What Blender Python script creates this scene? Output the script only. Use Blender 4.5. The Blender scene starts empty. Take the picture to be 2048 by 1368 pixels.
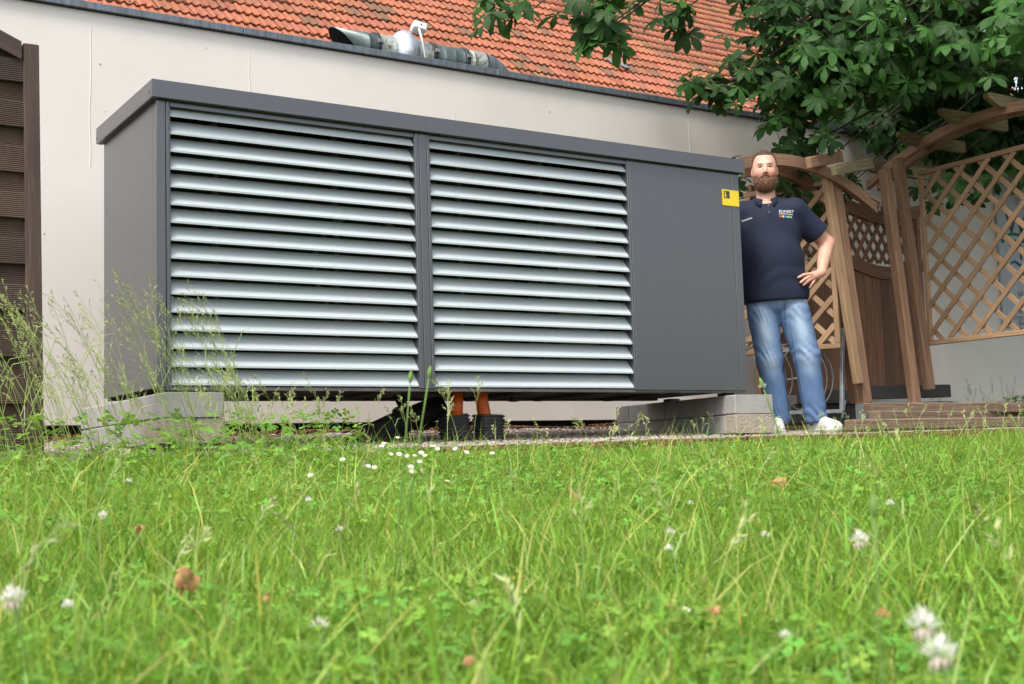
import bpy, math, random
import numpy as np
from mathutils import Vector, Matrix, noise as mnoise
from mathutils.bvhtree import BVHTree

random.seed(7); RNG = np.random.default_rng(7)
S = bpy.context.scene
COL = S.collection
rad = math.radians

# ------------------------------------------------------------------ camera
ZC = 0.30
cam_d = bpy.data.cameras.new("camera"); cam = bpy.data.objects.new("camera", cam_d)
COL.objects.link(cam)
RM = Matrix(((0.8420, -0.0250, -0.5390), (-0.5380, -0.0950, -0.8370), (-0.0300, 0.9950, -0.0940)))
q = RM.to_quaternion().normalized()
cam.matrix_world = Matrix.Translation((0, 0, ZC)) @ q.to_matrix().to_4x4()
cam_d.sensor_width = 36; cam_d.lens = 2530 / 2048 * 36
cam_d.clip_start = 0.02; cam_d.clip_end = 600
cam_d.dof.use_dof = True; cam_d.dof.focus_distance = 6.8; cam_d.dof.aperture_fstop = 9.5
S.camera = cam
S.render.resolution_x = 1024; S.render.resolution_y = 684

# ------------------------------------------------------------------ sky, sun, exposure
SUN_EL, SUN_AZ = rad(54), (-0.88, -0.47)        # horizontal direction the light comes from
w = bpy.data.worlds.new("World"); S.world = w; w.use_nodes = True
nt = w.node_tree; nt.nodes.clear()
sky = nt.nodes.new("ShaderNodeTexSky"); sky.sky_type = 'NISHITA'; sky.sun_disc = False
sky.sun_elevation = SUN_EL; sky.sun_rotation = math.atan2(SUN_AZ[0], SUN_AZ[1])
sky.air_density = 1.0; sky.dust_density = 3.0; sky.ozone_density = 1.0
hs = nt.nodes.new("ShaderNodeHueSaturation"); hs.inputs["Saturation"].default_value = 0.42
bg = nt.nodes.new("ShaderNodeBackground"); bg.inputs[1].default_value = 0.15
ow = nt.nodes.new("ShaderNodeOutputWorld")
nt.links.new(sky.outputs[0], hs.inputs["Color"]); nt.links.new(hs.outputs[0], bg.inputs[0]); nt.links.new(bg.outputs[0], ow.inputs[0])
sl = bpy.data.lights.new("sun", 'SUN'); sl.energy = 1.5; sl.angle = rad(14); sl.color = (1.0, 0.95, 0.87)
so = bpy.data.objects.new("sun", sl); COL.objects.link(so)
dv = Vector((SUN_AZ[0] * math.cos(SUN_EL), SUN_AZ[1] * math.cos(SUN_EL), math.sin(SUN_EL)))
so.rotation_euler = dv.to_track_quat('Z', 'Y').to_euler(); so.location = (-5, -4, 12)
S.view_settings.view_transform = 'Standard'; S.view_settings.look = 'None'
S.view_settings.exposure = 1.10; S.view_settings.gamma = 1.0; S.view_settings.use_curve_mapping = False
S.cycles.max_bounces = 6; S.cycles.diffuse_bounces = 3; S.cycles.glossy_bounces = 3
S.cycles.transmission_bounces = 3; S.cycles.transparent_max_bounces = 4
S.cycles.use_denoising = True

# ------------------------------------------------------------------ helpers
def srgb(r, g, b):
    f = lambda c: (c / 255 / 12.92) if c / 255 <= 0.04045 else ((c / 255 + 0.055) / 1.055) ** 2.4
    return (f(r), f(g), f(b), 1)

class Thing:
    pass

def tag(o, label=None, cat=None, group=None, kind=None):
    if label: o["label"] = label
    if cat: o["category"] = cat
    if group: o["group"] = group
    if kind: o["kind"] = kind
    return o

def thing(name, label, cat, loc=(0, 0, 0), group=None):
    o = bpy.data.objects.new(name, None); COL.objects.link(o)
    o.location = loc; o.empty_display_size = 0.1
    return tag(o, label, cat, group)

def root_of(o):
    while o.parent: o = o.parent
    return o

def link_mesh(name, me, parent=None, loc=None):
    o = bpy.data.objects.new(name, me); COL.objects.link(o)
    if parent: o.parent = parent
    if loc is not None: o.location = loc
    return o

def mk(name, verts, faces, mat=None, parent=None, smooth=False, uv=None, origin=None, mats=None, midx=None, col=None):
    """verts in world coordinates; stored relative to the thing's base"""
    V = np.asarray(verts, dtype=np.float64).reshape(-1, 3)
    if parent is not None: org = np.array(root_of(parent).location)
    elif origin is not None: org = np.array(origin)
    else: org = np.zeros(3)
    me = bpy.data.meshes.new(name)
    if isinstance(faces, np.ndarray):
        n = faces.shape[1]; me.vertices.add(len(V)); me.vertices.foreach_set("co", (V - org).astype(np.float32).ravel())
        me.loops.add(faces.size); me.loops.foreach_set("vertex_index", faces.astype(np.int32).ravel())
        me.polygons.add(len(faces)); me.polygons.foreach_set("loop_start", np.arange(0, faces.size, n, dtype=np.int32))
        me.update(calc_edges=True)
    else:
        me.from_pydata((V - org).tolist(), [], faces); me.update()
    if smooth: me.polygons.foreach_set("use_smooth", np.ones(len(me.polygons), dtype=bool))
    li = None
    if uv is not None:
        li = np.zeros(len(me.loops), dtype=np.int32); me.loops.foreach_get("vertex_index", li)
        ul = me.uv_layers.new(name="grain"); ul.data.foreach_set("uv", np.asarray(uv, dtype=np.float32)[li].ravel())
    if col is not None:
        ca = me.color_attributes.new("tint", 'FLOAT_COLOR', 'POINT'); ca.data.foreach_set("color", np.asarray(col, dtype=np.float32).ravel())
    for m in (mats or ([mat] if mat else [])): me.materials.append(m)
    if midx is not None: me.polygons.foreach_set("material_index", np.asarray(midx, dtype=np.int32))
    o = link_mesh(name, me, parent)
    if parent is None and origin is not None: o.location = origin
    return o

class MB:
    def __init__(s): s.v = []; s.f = []; s.uv = []; s.m = []
    def add(s, v, f, uv=None, m=0):
        b = len(s.v); s.v += [tuple(p) for p in v]; s.f += [tuple(i + b for i in g) for g in f]
        s.uv += list(uv) if uv is not None else [(p[0] * .7 + p[1], p[2]) for p in v]
        s.m += [m] * len(f); return s
    def box(s, x0, x1, y0, y1, z0, z1, m=0, bev=0.0):
        if bev:
            b = bev
            return s.beam((x0, (y0 + y1) / 2, (z0 + z1) / 2), (x1, (y0 + y1) / 2, (z0 + z1) / 2), abs(y1 - y0), abs(z1 - z0), bev=b, m=m)
        v = [(x, y, z) for x in (x0, x1) for y in (y0, y1) for z in (z0, z1)]
        f = [(0, 1, 3, 2), (4, 6, 7, 5), (0, 4, 5, 1), (2, 3, 7, 6), (0, 2, 6, 4), (1, 5, 7, 3)]
        return s.add(v, f, m=m)
    def beam(s, p0, p1, w_, h_, up=(0, 0, 1), bev=0.004, m=0, taper=None):
        """chamfered timber / bar from p0 to p1; w_ across, h_ along 'up'"""
        p0 = Vector(p0); p1 = Vector(p1); d = (p1 - p0); L = d.length; d.normalize()
        up = Vector(up); sx = d.cross(up)
        if sx.length < 1e-4: sx = d.cross(Vector((1, 0, 0)))
        sx.normalize(); uz = sx.cross(d).normalized()
        b = min(bev, w_ * .3, h_ * .3); a, c = w_ / 2, h_ / 2
        prof = [(-a + b, -c), (a - b, -c), (a, -c + b), (a, c - b), (a - b, c), (-a + b, c), (-a, c - b), (-a, -c + b)]
        uo = random.random() * 20; vo = random.random() * 20
        per = [0]
        for i in range(1, 8): per.append(per[-1] + math.dist(prof[i], prof[i - 1]))
        v = []; uv = []
        st = [(0, b, .0), (0, 0, b), (1, 0, -b), (1, b, 0)] if b > 0.0015 else [(0, 0, 0), (1, 0, 0)]
        for e, ins, off in st:
            for i, (x, z) in enumerate(prof):
                k = 1 - ins / max(a, c)
                pp = p0 + d * (L * e + off) + sx * x * k + uz * z * k
                v.append(tuple(pp)); uv.append((uo + L * e + off, vo + per[i]))
        n = len(st); f = [tuple(range(7, -1, -1)), tuple(range((n - 1) * 8, n * 8))]
        for r in range(n - 1):
            for i in range(8):
                j = (i + 1) % 8; f.append((r * 8 + i, r * 8 + j, r * 8 + 8 + j, r * 8 + 8 + i))
        return s.add(v, f, uv, m)
    def tube(s, pts, r, n=12, cap=True, m=0, hollow=False):
        pts = [Vector(p) for p in pts]; k = len(pts)
        rr = r if hasattr(r, '__len__') else [r] * k
        v = []; uv = []; prev = None; L = 0
        for i, p in enumerate(pts):
            t = (pts[min(i + 1, k - 1)] - pts[max(i - 1, 0)]).normalized()
            if prev is None:
                a = t.cross(Vector((0, 0, 1)));
                if a.length < .1: a = t.cross(Vector((0, 1, 0)))
            else: a = prev - t * prev.dot(t)
            a.normalize(); prev = a; b = t.cross(a)
            if i: L += (p - pts[i - 1]).length
            for j in range(n):
                an = 2 * math.pi * j / n
                v.append(tuple(p + (a * math.cos(an) + b * math.sin(an)) * rr[i])); uv.append((L, j / n))
        f = [(i * n + j, i * n + (j + 1) % n, (i + 1) * n + (j + 1) % n, (i + 1) * n + j) for i in range(k - 1) for j in range(n)]
        if cap: f += [tuple(range(n - 1, -1, -1)), tuple(range((k - 1) * n, k * n))]
        return s.add(v, f, uv, m)
    def build(s, name, mat=None, parent=None, smooth=False, mats=None, origin=None):
        return mk(name, s.v, s.f, mat, parent, smooth, uv=s.uv, mats=mats, midx=s.m if mats else None, origin=origin)

def N(nt, t, **kw):
    n = nt.nodes.new(t)
    for k, v_ in kw.items():
        if k in n.inputs: n.inputs[k].default_value = v_
        else: setattr(n, k, v_)
    return n

def material(name, cols, scale=5, stretch=(1, 1, 1), rough=.6, bump=.0, bscale=60, metallic=0, coords='Object', detail=5,
             spots=None, spec=.5, trans=0, tint=False, rrange=.1, wave=None, bdist=.01, distort=0.0, rand=0.0, coat=0):
    """cols: list of (pos, colour) for a noise-driven ramp; spots: (scale, threshold, colour)"""
    m = bpy.data.materials.new(name); m.use_nodes = True; t = m.node_tree; t.nodes.clear()
    out = N(t, "ShaderNodeOutputMaterial"); p = N(t, "ShaderNodeBsdfPrincipled")
    p.inputs["Roughness"].default_value = rough; p.inputs["Metallic"].default_value = metallic
    p.inputs["Specular IOR Level"].default_value = spec
    if coat: p.inputs["Coat Weight"].default_value = coat
    tc = N(t, "ShaderNodeTexCoord"); src = tc.outputs[coords if coords != 'UV' else 'UV']
    oi = N(t, "ShaderNodeObjectInfo")
    mp = N(t, "ShaderNodeMapping"); mp.inputs["Scale"].default_value = stretch
    t.links.new(src, mp.inputs[0])
    no = N(t, "ShaderNodeTexNoise", Scale=scale, Detail=detail, Roughness=.6, Distortion=distort)
    t.links.new(mp.outputs[0], no.inputs["Vector"])
    rp = N(t, "ShaderNodeValToRGB"); e = rp.color_ramp.elements
    while len(e) > 1: e.remove(e[-1])
    e[0].position, e[0].color = cols[0][0], cols[0][1]
    for po, c in cols[1:]:
        k = e.new(po); k.color = c
    t.links.new(no.outputs["Fac"], rp.inputs[0]); cur = rp.outputs[0]
    if rand:
        mr = N(t, "ShaderNodeMapRange"); mr.inputs["To Min"].default_value = 1 - rand; mr.inputs["To Max"].default_value = 1 + rand
        t.links.new(oi.outputs["Random"], mr.inputs["Value"])
        hv = N(t, "ShaderNodeHueSaturation"); t.links.new(mr.outputs[0], hv.inputs["Value"]); t.links.new(cur, hv.inputs["Color"]); cur = hv.outputs[0]
    if spots:
        for (sc, th, c) in spots:
            n2 = N(t, "ShaderNodeTexNoise", Scale=sc, Detail=3.0); t.links.new(src, n2.inputs["Vector"])
            mr = N(t, "ShaderNodeMapRange"); mr.inputs["From Min"].default_value = th; mr.inputs["From Max"].default_value = th + .06
            t.links.new(n2.outputs["Fac"], mr.inputs["Value"])
            mx = N(t, "ShaderNodeMix", data_type='RGBA'); t.links.new(mr.outputs[0], mx.inputs[0])
            t.links.new(cur, mx.inputs[6]); mx.inputs[7].default_value = c; cur = mx.outputs[2]
    if tint:
        at = N(t, "ShaderNodeAttribute", attribute_name="tint")
        mx = N(t, "ShaderNodeMix", data_type='RGBA', blend_type='MULTIPLY'); mx.inputs[0].default_value = 1
        t.links.new(cur, mx.inputs[6]); t.links.new(at.outputs["Color"], mx.inputs[7]); cur = mx.outputs[2]
    t.links.new(cur, p.inputs["Base Color"])
    mr = N(t, "ShaderNodeMapRange"); mr.inputs["To Min"].default_value = max(0, rough - rrange); mr.inputs["To Max"].default_value = min(1, rough + rrange)
    t.links.new(no.outputs["Fac"], mr.inputs["Value"]); t.links.new(mr.outputs[0], p.inputs["Roughness"])
    nrm = None
    if bump:
        nb = N(t, "ShaderNodeTexNoise", Scale=bscale, Detail=6.0, Roughness=.6); t.links.new(mp.outputs[0], nb.inputs["Vector"])
        bp = N(t, "ShaderNodeBump", Strength=bump, Distance=bdist); t.links.new(nb.outputs["Fac"], bp.inputs["Height"])
        t.links.new(bp.outputs[0], p.inputs["Normal"]); nrm = bp.outputs[0]
    if wave:
        wv = N(t, "ShaderNodeTexWave", Scale=wave[0], Distortion=wave[3] if len(wave) > 3 else 0.0); wv.bands_direction = wave[2]; t.links.new(src, wv.inputs["Vector"])
        bp = N(t, "ShaderNodeBump", Strength=wave[1], Distance=.004); t.links.new(wv.outputs["Fac"], bp.inputs["Height"])
        if nrm: t.links.new(nrm, bp.inputs["Normal"])
        t.links.new(bp.outputs[0], p.inputs["Normal"])
    sh = p.outputs[0]
    if trans:
        tr = N(t, "ShaderNodeBsdfTranslucent"); hv = N(t, "ShaderNodeHueSaturation"); hv.inputs["Value"].default_value = 1.6; hv.inputs["Hue"].default_value = .475
        t.links.new(cur, hv.inputs["Color"]); t.links.new(hv.outputs[0], tr.inputs["Color"])
        ms = N(t, "ShaderNodeMixShader"); ms.inputs[0].default_value = trans
        t.links.new(sh, ms.inputs[1]); t.links.new(tr.outputs[0], ms.inputs[2]); sh = ms.outputs[0]
    t.links.new(sh, out.inputs[0])
    return m

def flat(name, c, rough=.5, metallic=0, spec=.5, bump=0, bscale=200):
    d = tuple(x * .9 for x in c[:3]) + (1,)
    return material(name, [(.3, d), (.7, c)], scale=8, rough=rough, metallic=metallic, spec=spec, bump=bump, bscale=bscale, rrange=.05)

def rgb(*c): return tuple(c) + (1,)

M = {}
M['wall'] = material('render_wall', [(.25, rgb(0.6534, 0.6082, 0.5505)), (.5, rgb(0.7167, 0.6712, 0.6134)), (.8, rgb(0.7483, 0.7026, 0.6449))], scale=1.3, rough=.85, bump=.2, bscale=26, bdist=.008,
                     spots=[(14, .735, rgb(.50, .44, .37)), (1.9, .70, rgb(.62, .56, .50))], stretch=(1, 1, .8))
M['chip'] = material('render_chip', [(.3, rgb(.26, .19, .13)), (.7, rgb(.50, .44, .38))], scale=30, rough=.9)
M['coping'] = material('zinc_coping', [(.3, rgb(.09, .105, .12)), (.7, rgb(.20, .225, .25))], scale=9, stretch=(5, 1, .6), rough=.5, metallic=.35, bump=.1)
M['graph'] = material('graphite_paint', [(.3, rgb(0.0409, 0.0429, 0.0475)), (.7, rgb(0.0436, 0.0455, 0.0502))], scale=1.2, rough=.27, bump=.0, bscale=420, bdist=.001, spec=.5, rrange=.03)
M['graph'].node_tree.nodes['Principled BSDF'].inputs['IOR'].default_value = 1.95
M['louvre'] = material('silver_louvre', [(.3, rgb(0.4127, 0.4570, 0.4659)), (.7, rgb(0.4566, 0.5018, 0.5107))], scale=2.2, stretch=(.5, 4, 4), rough=.62, metallic=.0, bump=.06, bscale=200, bdist=.001,
                       spots=[(55, .76, rgb(.34, .33, .30))])
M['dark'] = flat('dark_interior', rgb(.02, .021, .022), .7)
M['frame'] = material('galvanised_frame', [(.3, rgb(0.0750, 0.0720, 0.0660)), (.7, rgb(0.1500, 0.1425, 0.1320))], scale=14, rough=.6, metallic=.3, bump=.2)
M['casing'] = flat('casing_sheet', rgb(.20, .21, .21), .5)
M['galv'] = material('galvanised', [(.3, rgb(.20, .215, .23)), (.7, rgb(.36, .38, .40))], scale=18, rough=.45, metallic=.6, bump=.1)
M['conc'] = material('concrete_block', [(.25, rgb(.27, .26, .245)), (.6, rgb(.37, .355, .335)), (.85, rgb(.42, .40, .375))], scale=6, rough=.92, bump=.6, bscale=90, bdist=.006, rand=.12, spots=[(3.5, .64, rgb(.31, .285, .25))])
M['conct'] = material('sandy_block', [(.25, rgb(.30, .255, .20)), (.75, rgb(.42, .36, .285))], scale=9, rough=.95, bump=1.0, bscale=70, bdist=.012, rand=.08)
M['kerb'] = material('kerb_concrete', [(.3, rgb(.26, .24, .215)), (.7, rgb(.36, .34, .31))], scale=12, rough=.9, bump=.5, bscale=80)
M['tile'] = material('clay_tile', [(.2, rgb(0.2247, 0.0698, 0.0336)), (.5, rgb(0.3133, 0.1089, 0.0539)), (.85, rgb(0.3678, 0.1507, 0.0797))], scale=5, rough=.82, bump=.3, bscale=60, tint=True,
                     spots=[(20, .705, rgb(.10, .065, .05)), (6, .70, rgb(.35, .20, .14))], stretch=(2.2, 1, 1))
M['tilep'] = M['tile']
M['woodred'] = material('pergola_wood', [(.2, rgb(0.1191, 0.0620, 0.0346)), (.5, rgb(0.2803, 0.1585, 0.0905)), (.8, rgb(0.4485, 0.2755, 0.1664))], scale=3, stretch=(1.0, 34, 1), coords='UV', rough=.78, bump=.5, bscale=5, bdist=.004, rand=.22, distort=.6)
M['woodlat'] = material('lattice_wood', [(.2, rgb(0.1620, 0.0911, 0.0466)), (.5, rgb(0.3241, 0.2001, 0.1097)), (.8, rgb(0.4457, 0.3036, 0.1783))], scale=3, stretch=(1.5, 40, 1), coords='UV', rough=.8, bump=.4, bscale=5, bdist=.003, rand=.2, distort=.5)
M['woodmoss'] = material('mossy_slat', [(.2, rgb(0.0860, 0.0703, 0.0344)), (.55, rgb(0.1875, 0.1562, 0.0781)), (.85, rgb(0.4688, 0.3906, 0.2812))], scale=4, stretch=(1.4, 20, 1), coords='UV', rough=.85, bump=.6, bscale=5, bdist=.004, rand=.2)
M['woodbrown'] = material('brown_fence_wood', [(.2, rgb(0.0669, 0.0319, 0.0173)), (.5, rgb(0.1791, 0.0865, 0.0454)), (.8, rgb(0.2986, 0.1547, 0.0822))], scale=2.5, stretch=(1.0, 26, 1), coords='UV', rough=.7, bump=.35, bscale=5, bdist=.003, rand=.25, distort=1.2)
M['wooddark'] = material('dark_fence_wood', [(.2, rgb(0.0216, 0.0125, 0.0095)), (.5, rgb(0.0540, 0.0312, 0.0226)), (.85, rgb(0.1188, 0.0688, 0.0451))], scale=3, stretch=(1, 24, 1), coords='UV', rough=.62, bump=.3, bscale=5, bdist=.003, rand=.2, distort=.8)
M['groove'] = material('grooved_board', [(.2, rgb(0.0233, 0.0132, 0.0103)), (.5, rgb(0.0596, 0.0336, 0.0239)), (.85, rgb(0.1296, 0.0744, 0.0479))], scale=2.4, stretch=(1, 1, 1), rough=.6, rand=.2, distort=.6)
M['woodold'] = material('weathered_board', [(.2, rgb(.018, .016, .015)), (.6, rgb(.055, .050, .046)), (.85, rgb(.09, .082, .075))], scale=4, stretch=(1, 20, 1), coords='UV', rough=.8, bump=.6, bscale=6, bdist=.004, rand=.2)
M['sleeper'] = material('sleeper_wood', [(.2, rgb(0.1100, 0.0660, 0.0418)), (.5, rgb(0.2200, 0.1485, 0.0968)), (.85, rgb(0.3630, 0.2750, 0.2035))], scale=3, stretch=(1, 22, 1), coords='UV', rough=.88, bump=.8, bscale=5, bdist=.006, rand=.2, distort=.8)
M['orange'] = material('orange_pipe', [(.3, rgb(0.8512, 0.1456, 0.0134)), (.7, rgb(0.9000, 0.1904, 0.0224))], scale=6, rough=.33, bump=.05)
M['black'] = material('black_plastic', [(.3, rgb(.022, .022, .024)), (.7, rgb(.038, .038, .040))], scale=9, rough=.38, spots=[(18, .66, rgb(.06, .055, .05))])
M['soil'] = material('soil', [(.25, rgb(.035, .026, .017)), (.6, rgb(.075, .055, .034)), (.85, rgb(.12, .09, .055))], scale=9, rough=1, bump=1, bscale=60, bdist=.02)
M['lawnsoil'] = material('lawn_soil', [(.25, rgb(.022, .034, .010)), (.6, rgb(.045, .060, .018)), (.85, rgb(.085, .075, .035))], scale=14, rough=1, bump=1, bscale=60, bdist=.02)
M['pebble'] = material('pebbles', [(.2, rgb(0.2000, 0.1500, 0.1313)), (.5, rgb(0.3750, 0.3000, 0.2687)), (.8, rgb(0.5250, 0.4625, 0.4250))], scale=4, rough=.85, tint=True, bump=.3, bscale=120)
M['bark'] = material('bark_chips', [(.2, rgb(.10, .042, .020)), (.6, rgb(.24, .11, .052)), (.85, rgb(.36, .20, .11))], scale=10, rough=.95, tint=True)
M['grass'] = material('grass_blades', [(.3, rgb(0.1473, 0.2968, 0.0326)), (.7, rgb(0.2083, 0.3808, 0.0498))], scale=1.4, rough=.5, tint=True, trans=.34, spec=.35)
M['clover'] = material('clover_leaves', [(.3, rgb(0.0882, 0.2285, 0.0276)), (.7, rgb(0.1449, 0.3087, 0.0395))], scale=8, rough=.55, tint=True, trans=.3, spec=.35)
M['straw'] = material('tall_grass', [(.3, rgb(.26, .36, .10)), (.7, rgb(.38, .46, .17))], scale=3, rough=.6, tint=True, trans=.25)
M['leaf'] = material('chestnut_leaf', [(.3, rgb(0.0173, 0.0561, 0.0095)), (.7, rgb(0.0314, 0.0837, 0.0134))], scale=5, rough=.55, tint=True, trans=.22, spec=.28, bump=.3, bscale=60)
M['barkt'] = material('tree_bark', [(.3, rgb(.03, .024, .018)), (.7, rgb(.09, .072, .055))], scale=8, stretch=(1, 1, .3), rough=.95, bump=1, bscale=20, bdist=.02)
M['skin'] = material('skin', [(.3, rgb(.56, .30, .215)), (.7, rgb(.66, .37, .275))], scale=14, rough=.5, bump=.15, bscale=150, bdist=.002, tint=True, spec=.4)
M['hair'] = material('brown_hair', [(.3, rgb(.045, .024, .014)), (.7, rgb(.13, .075, .045))], scale=90, rough=.6, bump=.8, bscale=160, bdist=.004, tint=True)
M['shirt'] = material('navy_pique', [(.3, rgb(0.0098, 0.0140, 0.0323)), (.7, rgb(0.0136, 0.0191, 0.0420))], scale=6, rough=.82, bump=.5, bscale=520, bdist=.0015, spec=.3)
M['jeans'] = material('denim', [(.3, rgb(0.7200, 0.7600, 0.8000)), (.7, rgb(0.9000, 0.9000, 0.9000))], scale=40, stretch=(1, 1, .35), rough=.85, bump=.5, bscale=400, bdist=.0015, tint=True, spec=.2)
M['white'] = flat('white_leather', rgb(.72, .71, .68), .55)
M['blk'] = flat('black_trim', rgb(.012, .012, .012), .5)
M['petalw'] = material('white_petal', [(.3, rgb(.66, .64, .56)), (.7, rgb(.82, .80, .74))], scale=60, rough=.6, trans=.25)
M['petalp'] = material('pinkish_petal', [(.3, rgb(.72, .50, .48)), (.7, rgb(.80, .70, .66))], scale=60, rough=.6, trans=.25)
M['yellow'] = flat('yellow_centre', rgb(.70, .45, .03), .7)
M['plate'] = flat('yellow_plate', rgb(.86, .62, .02), .35)
M['dryleaf'] = material('dry_leaf', [(.3, rgb(0.3200, 0.1360, 0.0440)), (.7, rgb(0.5280, 0.3360, 0.1520))], scale=160, rough=.8, trans=.2)
M['signb'] = flat('sign_face', rgb(.40, .43, .46), .5)
M['ink'] = flat('sign_ink', rgb(.02, .022, .03), .6)
M['text'] = flat('white_print', rgb(.78, .78, .78), .6)

def pal(name, c): 
    if name not in M: M[name] = flat(name, c, .6)
    return M[name]

# ------------------------------------------------------------------ ground
def gz(x, y):
    x = np.asarray(x, dtype=float); y = np.asarray(y, dtype=float)
    xc = np.clip(x, -3, 9)
    lawn = .064 * np.clip(y, -2, 5.1) + .008 * xc
    lawn = lawn + .012 * np.sin(x * 2.1 + y * 1.3) * np.sin(y * 1.7 - x) * np.clip(1 - (y - 3.5) / 1.6, 0, 1)
    back = np.clip(y - 5.1, 0, 3.2) * .058
    return lawn + back

def grid_sheet(name, xs, ys, zf, mat, kind='structure', dz=0):
    X, Y = np.meshgrid(xs, ys, indexing='ij'); Z = zf(X, Y) + dz
    V = np.stack([X, Y, Z], -1).reshape(-1, 3); nx, ny = len(xs), len(ys)
    I = np.arange(nx * ny).reshape(nx, ny)
    F = np.stack([I[:-1, :-1], I[1:, :-1], I[1:, 1:], I[:-1, 1:]], -1).reshape(-1, 4)
    return tag(mk(name, V, F, mat, smooth=True), kind=kind)

xs = np.concatenate([[-300, -80, -25, -10, -5], np.arange(-3, 13.1, .12), [16, 25, 80, 300]])
ys = np.concatenate([[-300, -80, -20, -8], np.arange(-3, 5.11, .12), [5.17]])
grid_sheet('lawn', xs, ys, gz, M['lawnsoil'])
ys2 = np.concatenate([[5.17], np.arange(5.25, 9.3, .15), [14, 30, 80, 300]])
grid_sheet('gravel_bed', xs, ys2, lambda a, b: gz(a, b) + (0.012 * np.sin(a * 9) * np.sin(b * 8)) * (b < 9) * (b > 5.2), M['soil'])

# kerb stones along the edge of the gravel
for i in range(10):
    x0 = .9 + i * 1.0; z0 = float(gz(x0 + .5, 5.1))
    k = MB().beam((x0 + .006, 5.14, z0 - .062 + random.uniform(-.004, .004)), (x0 + .994, 5.14, float(gz(x0 + 1, 5.1)) - .062), .06, .19, bev=.006)
    if i == 0:
        kerb = thing('kerb', 'thin grey concrete edging strip between the lawn and the gravel bed', 'kerb', (5, 5.14, .38))
    k.build('kerb_stone', M['kerb'], kerb)

# pebbles
def rock_field(name, pts, sizes, mat, flatness, tints, seed):
    r = np.random.default_rng(seed)
    base = np.array([(1, 0, 0), (-1, 0, 0), (0, 1, 0), (0, -1, 0), (0, 0, 1), (0, 0, -1), (.62, .62, .5), (-.62, .62, .5), (.62, -.62, .5), (-.62, -.62, .5)], float)
    fc = np.array([(0, 6, 8), (0, 2, 6), (2, 7, 6), (2, 1, 7), (1, 9, 7), (1, 3, 9), (3, 8, 9), (3, 0, 8), (4, 8, 6), (4, 6, 7), (4, 7, 9), (4, 9, 8), (0, 5, 2), (2, 5, 1), (1, 5, 3), (3, 5, 0), (0, 8, 3)][:16])
    n = len(pts); V = np.repeat(base[None], n, 0) * (1 + .3 * (r.random((n, 10, 1)) - .5))
    V = V * np.stack([sizes, sizes * r.uniform(.6, 1, n), sizes * flatness * r.uniform(.6, 1.1, n)], -1)[:, None]
    a = r.uniform(0, 6.28, n); t = r.normal(0, .25, n)
    ca, sa, ct, st = np.cos(a)[:, None], np.sin(a)[:, None], np.cos(t)[:, None], np.sin(t)[:, None]
    y1 = V[..., 1] * ct - V[..., 2] * st; z1 = V[..., 1] * st + V[..., 2] * ct
    x2 = V[..., 0] * ca - y1 * sa; y2 = V[..., 0] * sa + y1 * ca
    V = np.stack([x2, y2, z1], -1) + pts[:, None]
    F = (fc[None] + np.arange(n)[:, None, None] * 10).reshape(-1, 3)
    C = np.repeat(tints, 10, 0)
    return tag(mk(name, V.reshape(-1, 3), F, mat, col=C), kind='stuff')

n = 15000
px = RNG.uniform(1.0, 6.2, n); py = RNG.uniform(5.18, 7.9, n)
sz = RNG.uniform(.006, .019, n)
g_ = RNG.uniform(.6, 1.35, (n, 1)); tn = np.concatenate([g_ * RNG.uniform(.92, 1.08, (n, 3)), np.ones((n, 1))], 1)
rock_field('gravel', np.stack([px, py, gz(px, py) + .006], -1), sz, M['pebble'], .7, tn, 3)
# bark mulch: heaped at the wall foot, and a strip before the kerb
n = 16000
u = RNG.random(n); zone = RNG.integers(0, 5, n)
px = np.where(zone == 0, RNG.uniform(1.0, 6.6, n), RNG.uniform(2.6, 10.2, n))
py = np.where(zone == 0, RNG.uniform(7.2, 7.95, n), np.where(zone < 4, 4.72 + .38 * RNG.random(n) ** .7, RNG.uniform(5.2, 7.6, n)))
px = np.where(zone == 4, RNG.uniform(5.8, 10.5, n), px)
hz = np.where(zone == 0, np.abs(np.sin(px * 2.3)) * .03, 0)
sz = RNG.uniform(.005, .02, n)
g_ = RNG.uniform(.45, 1.3, (n, 1)); tn = np.concatenate([g_ * RNG.uniform(.9, 1.1, (n, 3)), np.ones((n, 1))], 1)
hz = np.where((zone > 0) & (zone < 4), RNG.uniform(0, .022, n) * (py > 4.8), hz)
rock_field('bark_mulch', np.stack([px, py, gz(px, py) + .008 + hz], -1), sz, M['bark'], .28, tn, 4)

# ------------------------------------------------------------------ white rendered annex with coping
annex = thing('rendered_annex', 'long cream rendered flat-roofed annex wall running behind the grey cabinet', 'building', (6, 7.9, .6))
V = []; 
mb = MB(); mb.box(-9, 24, 7.9, 8.05, .60, 3.2); mb.build('wall', M['wall'], annex)
MB().box(-9, 24, 8.06, 8.2, .0, .62).build('plinth', M['dark'], annex)
MB().box(-9, 24, 8.2, 11.4, 3.02, 3.12).build('flat_roof', M['frame'], annex)
MB().box(-9, 24, 11.35, 11.5, .0, 3.02).build('rear_wall', M['wall'], annex)
x = -9.0
while x < 24:
    L = 2.0
    MB().box(x + .002, x + L - .002, 7.865, 8.10, 3.205, 3.252, bev=.003).build('coping_length', M['coping'], annex); x += L
MB().box(-9, 24, 7.885, 8.08, 3.2, 3.2045).build('coping_bed', M['dark'], annex)
for k in range(26):                                  # small chips and specks in the render
    x_ = random.uniform(1.7, 8.4); z_ = random.uniform(.8, 3.1); r_ = random.uniform(.004, .009)
    MB().tube([(x_, 7.9005, z_), (x_, 7.897, z_)], [r_, r_ * .6], 6).build('render_chip', M['chip'], annex)
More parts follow.
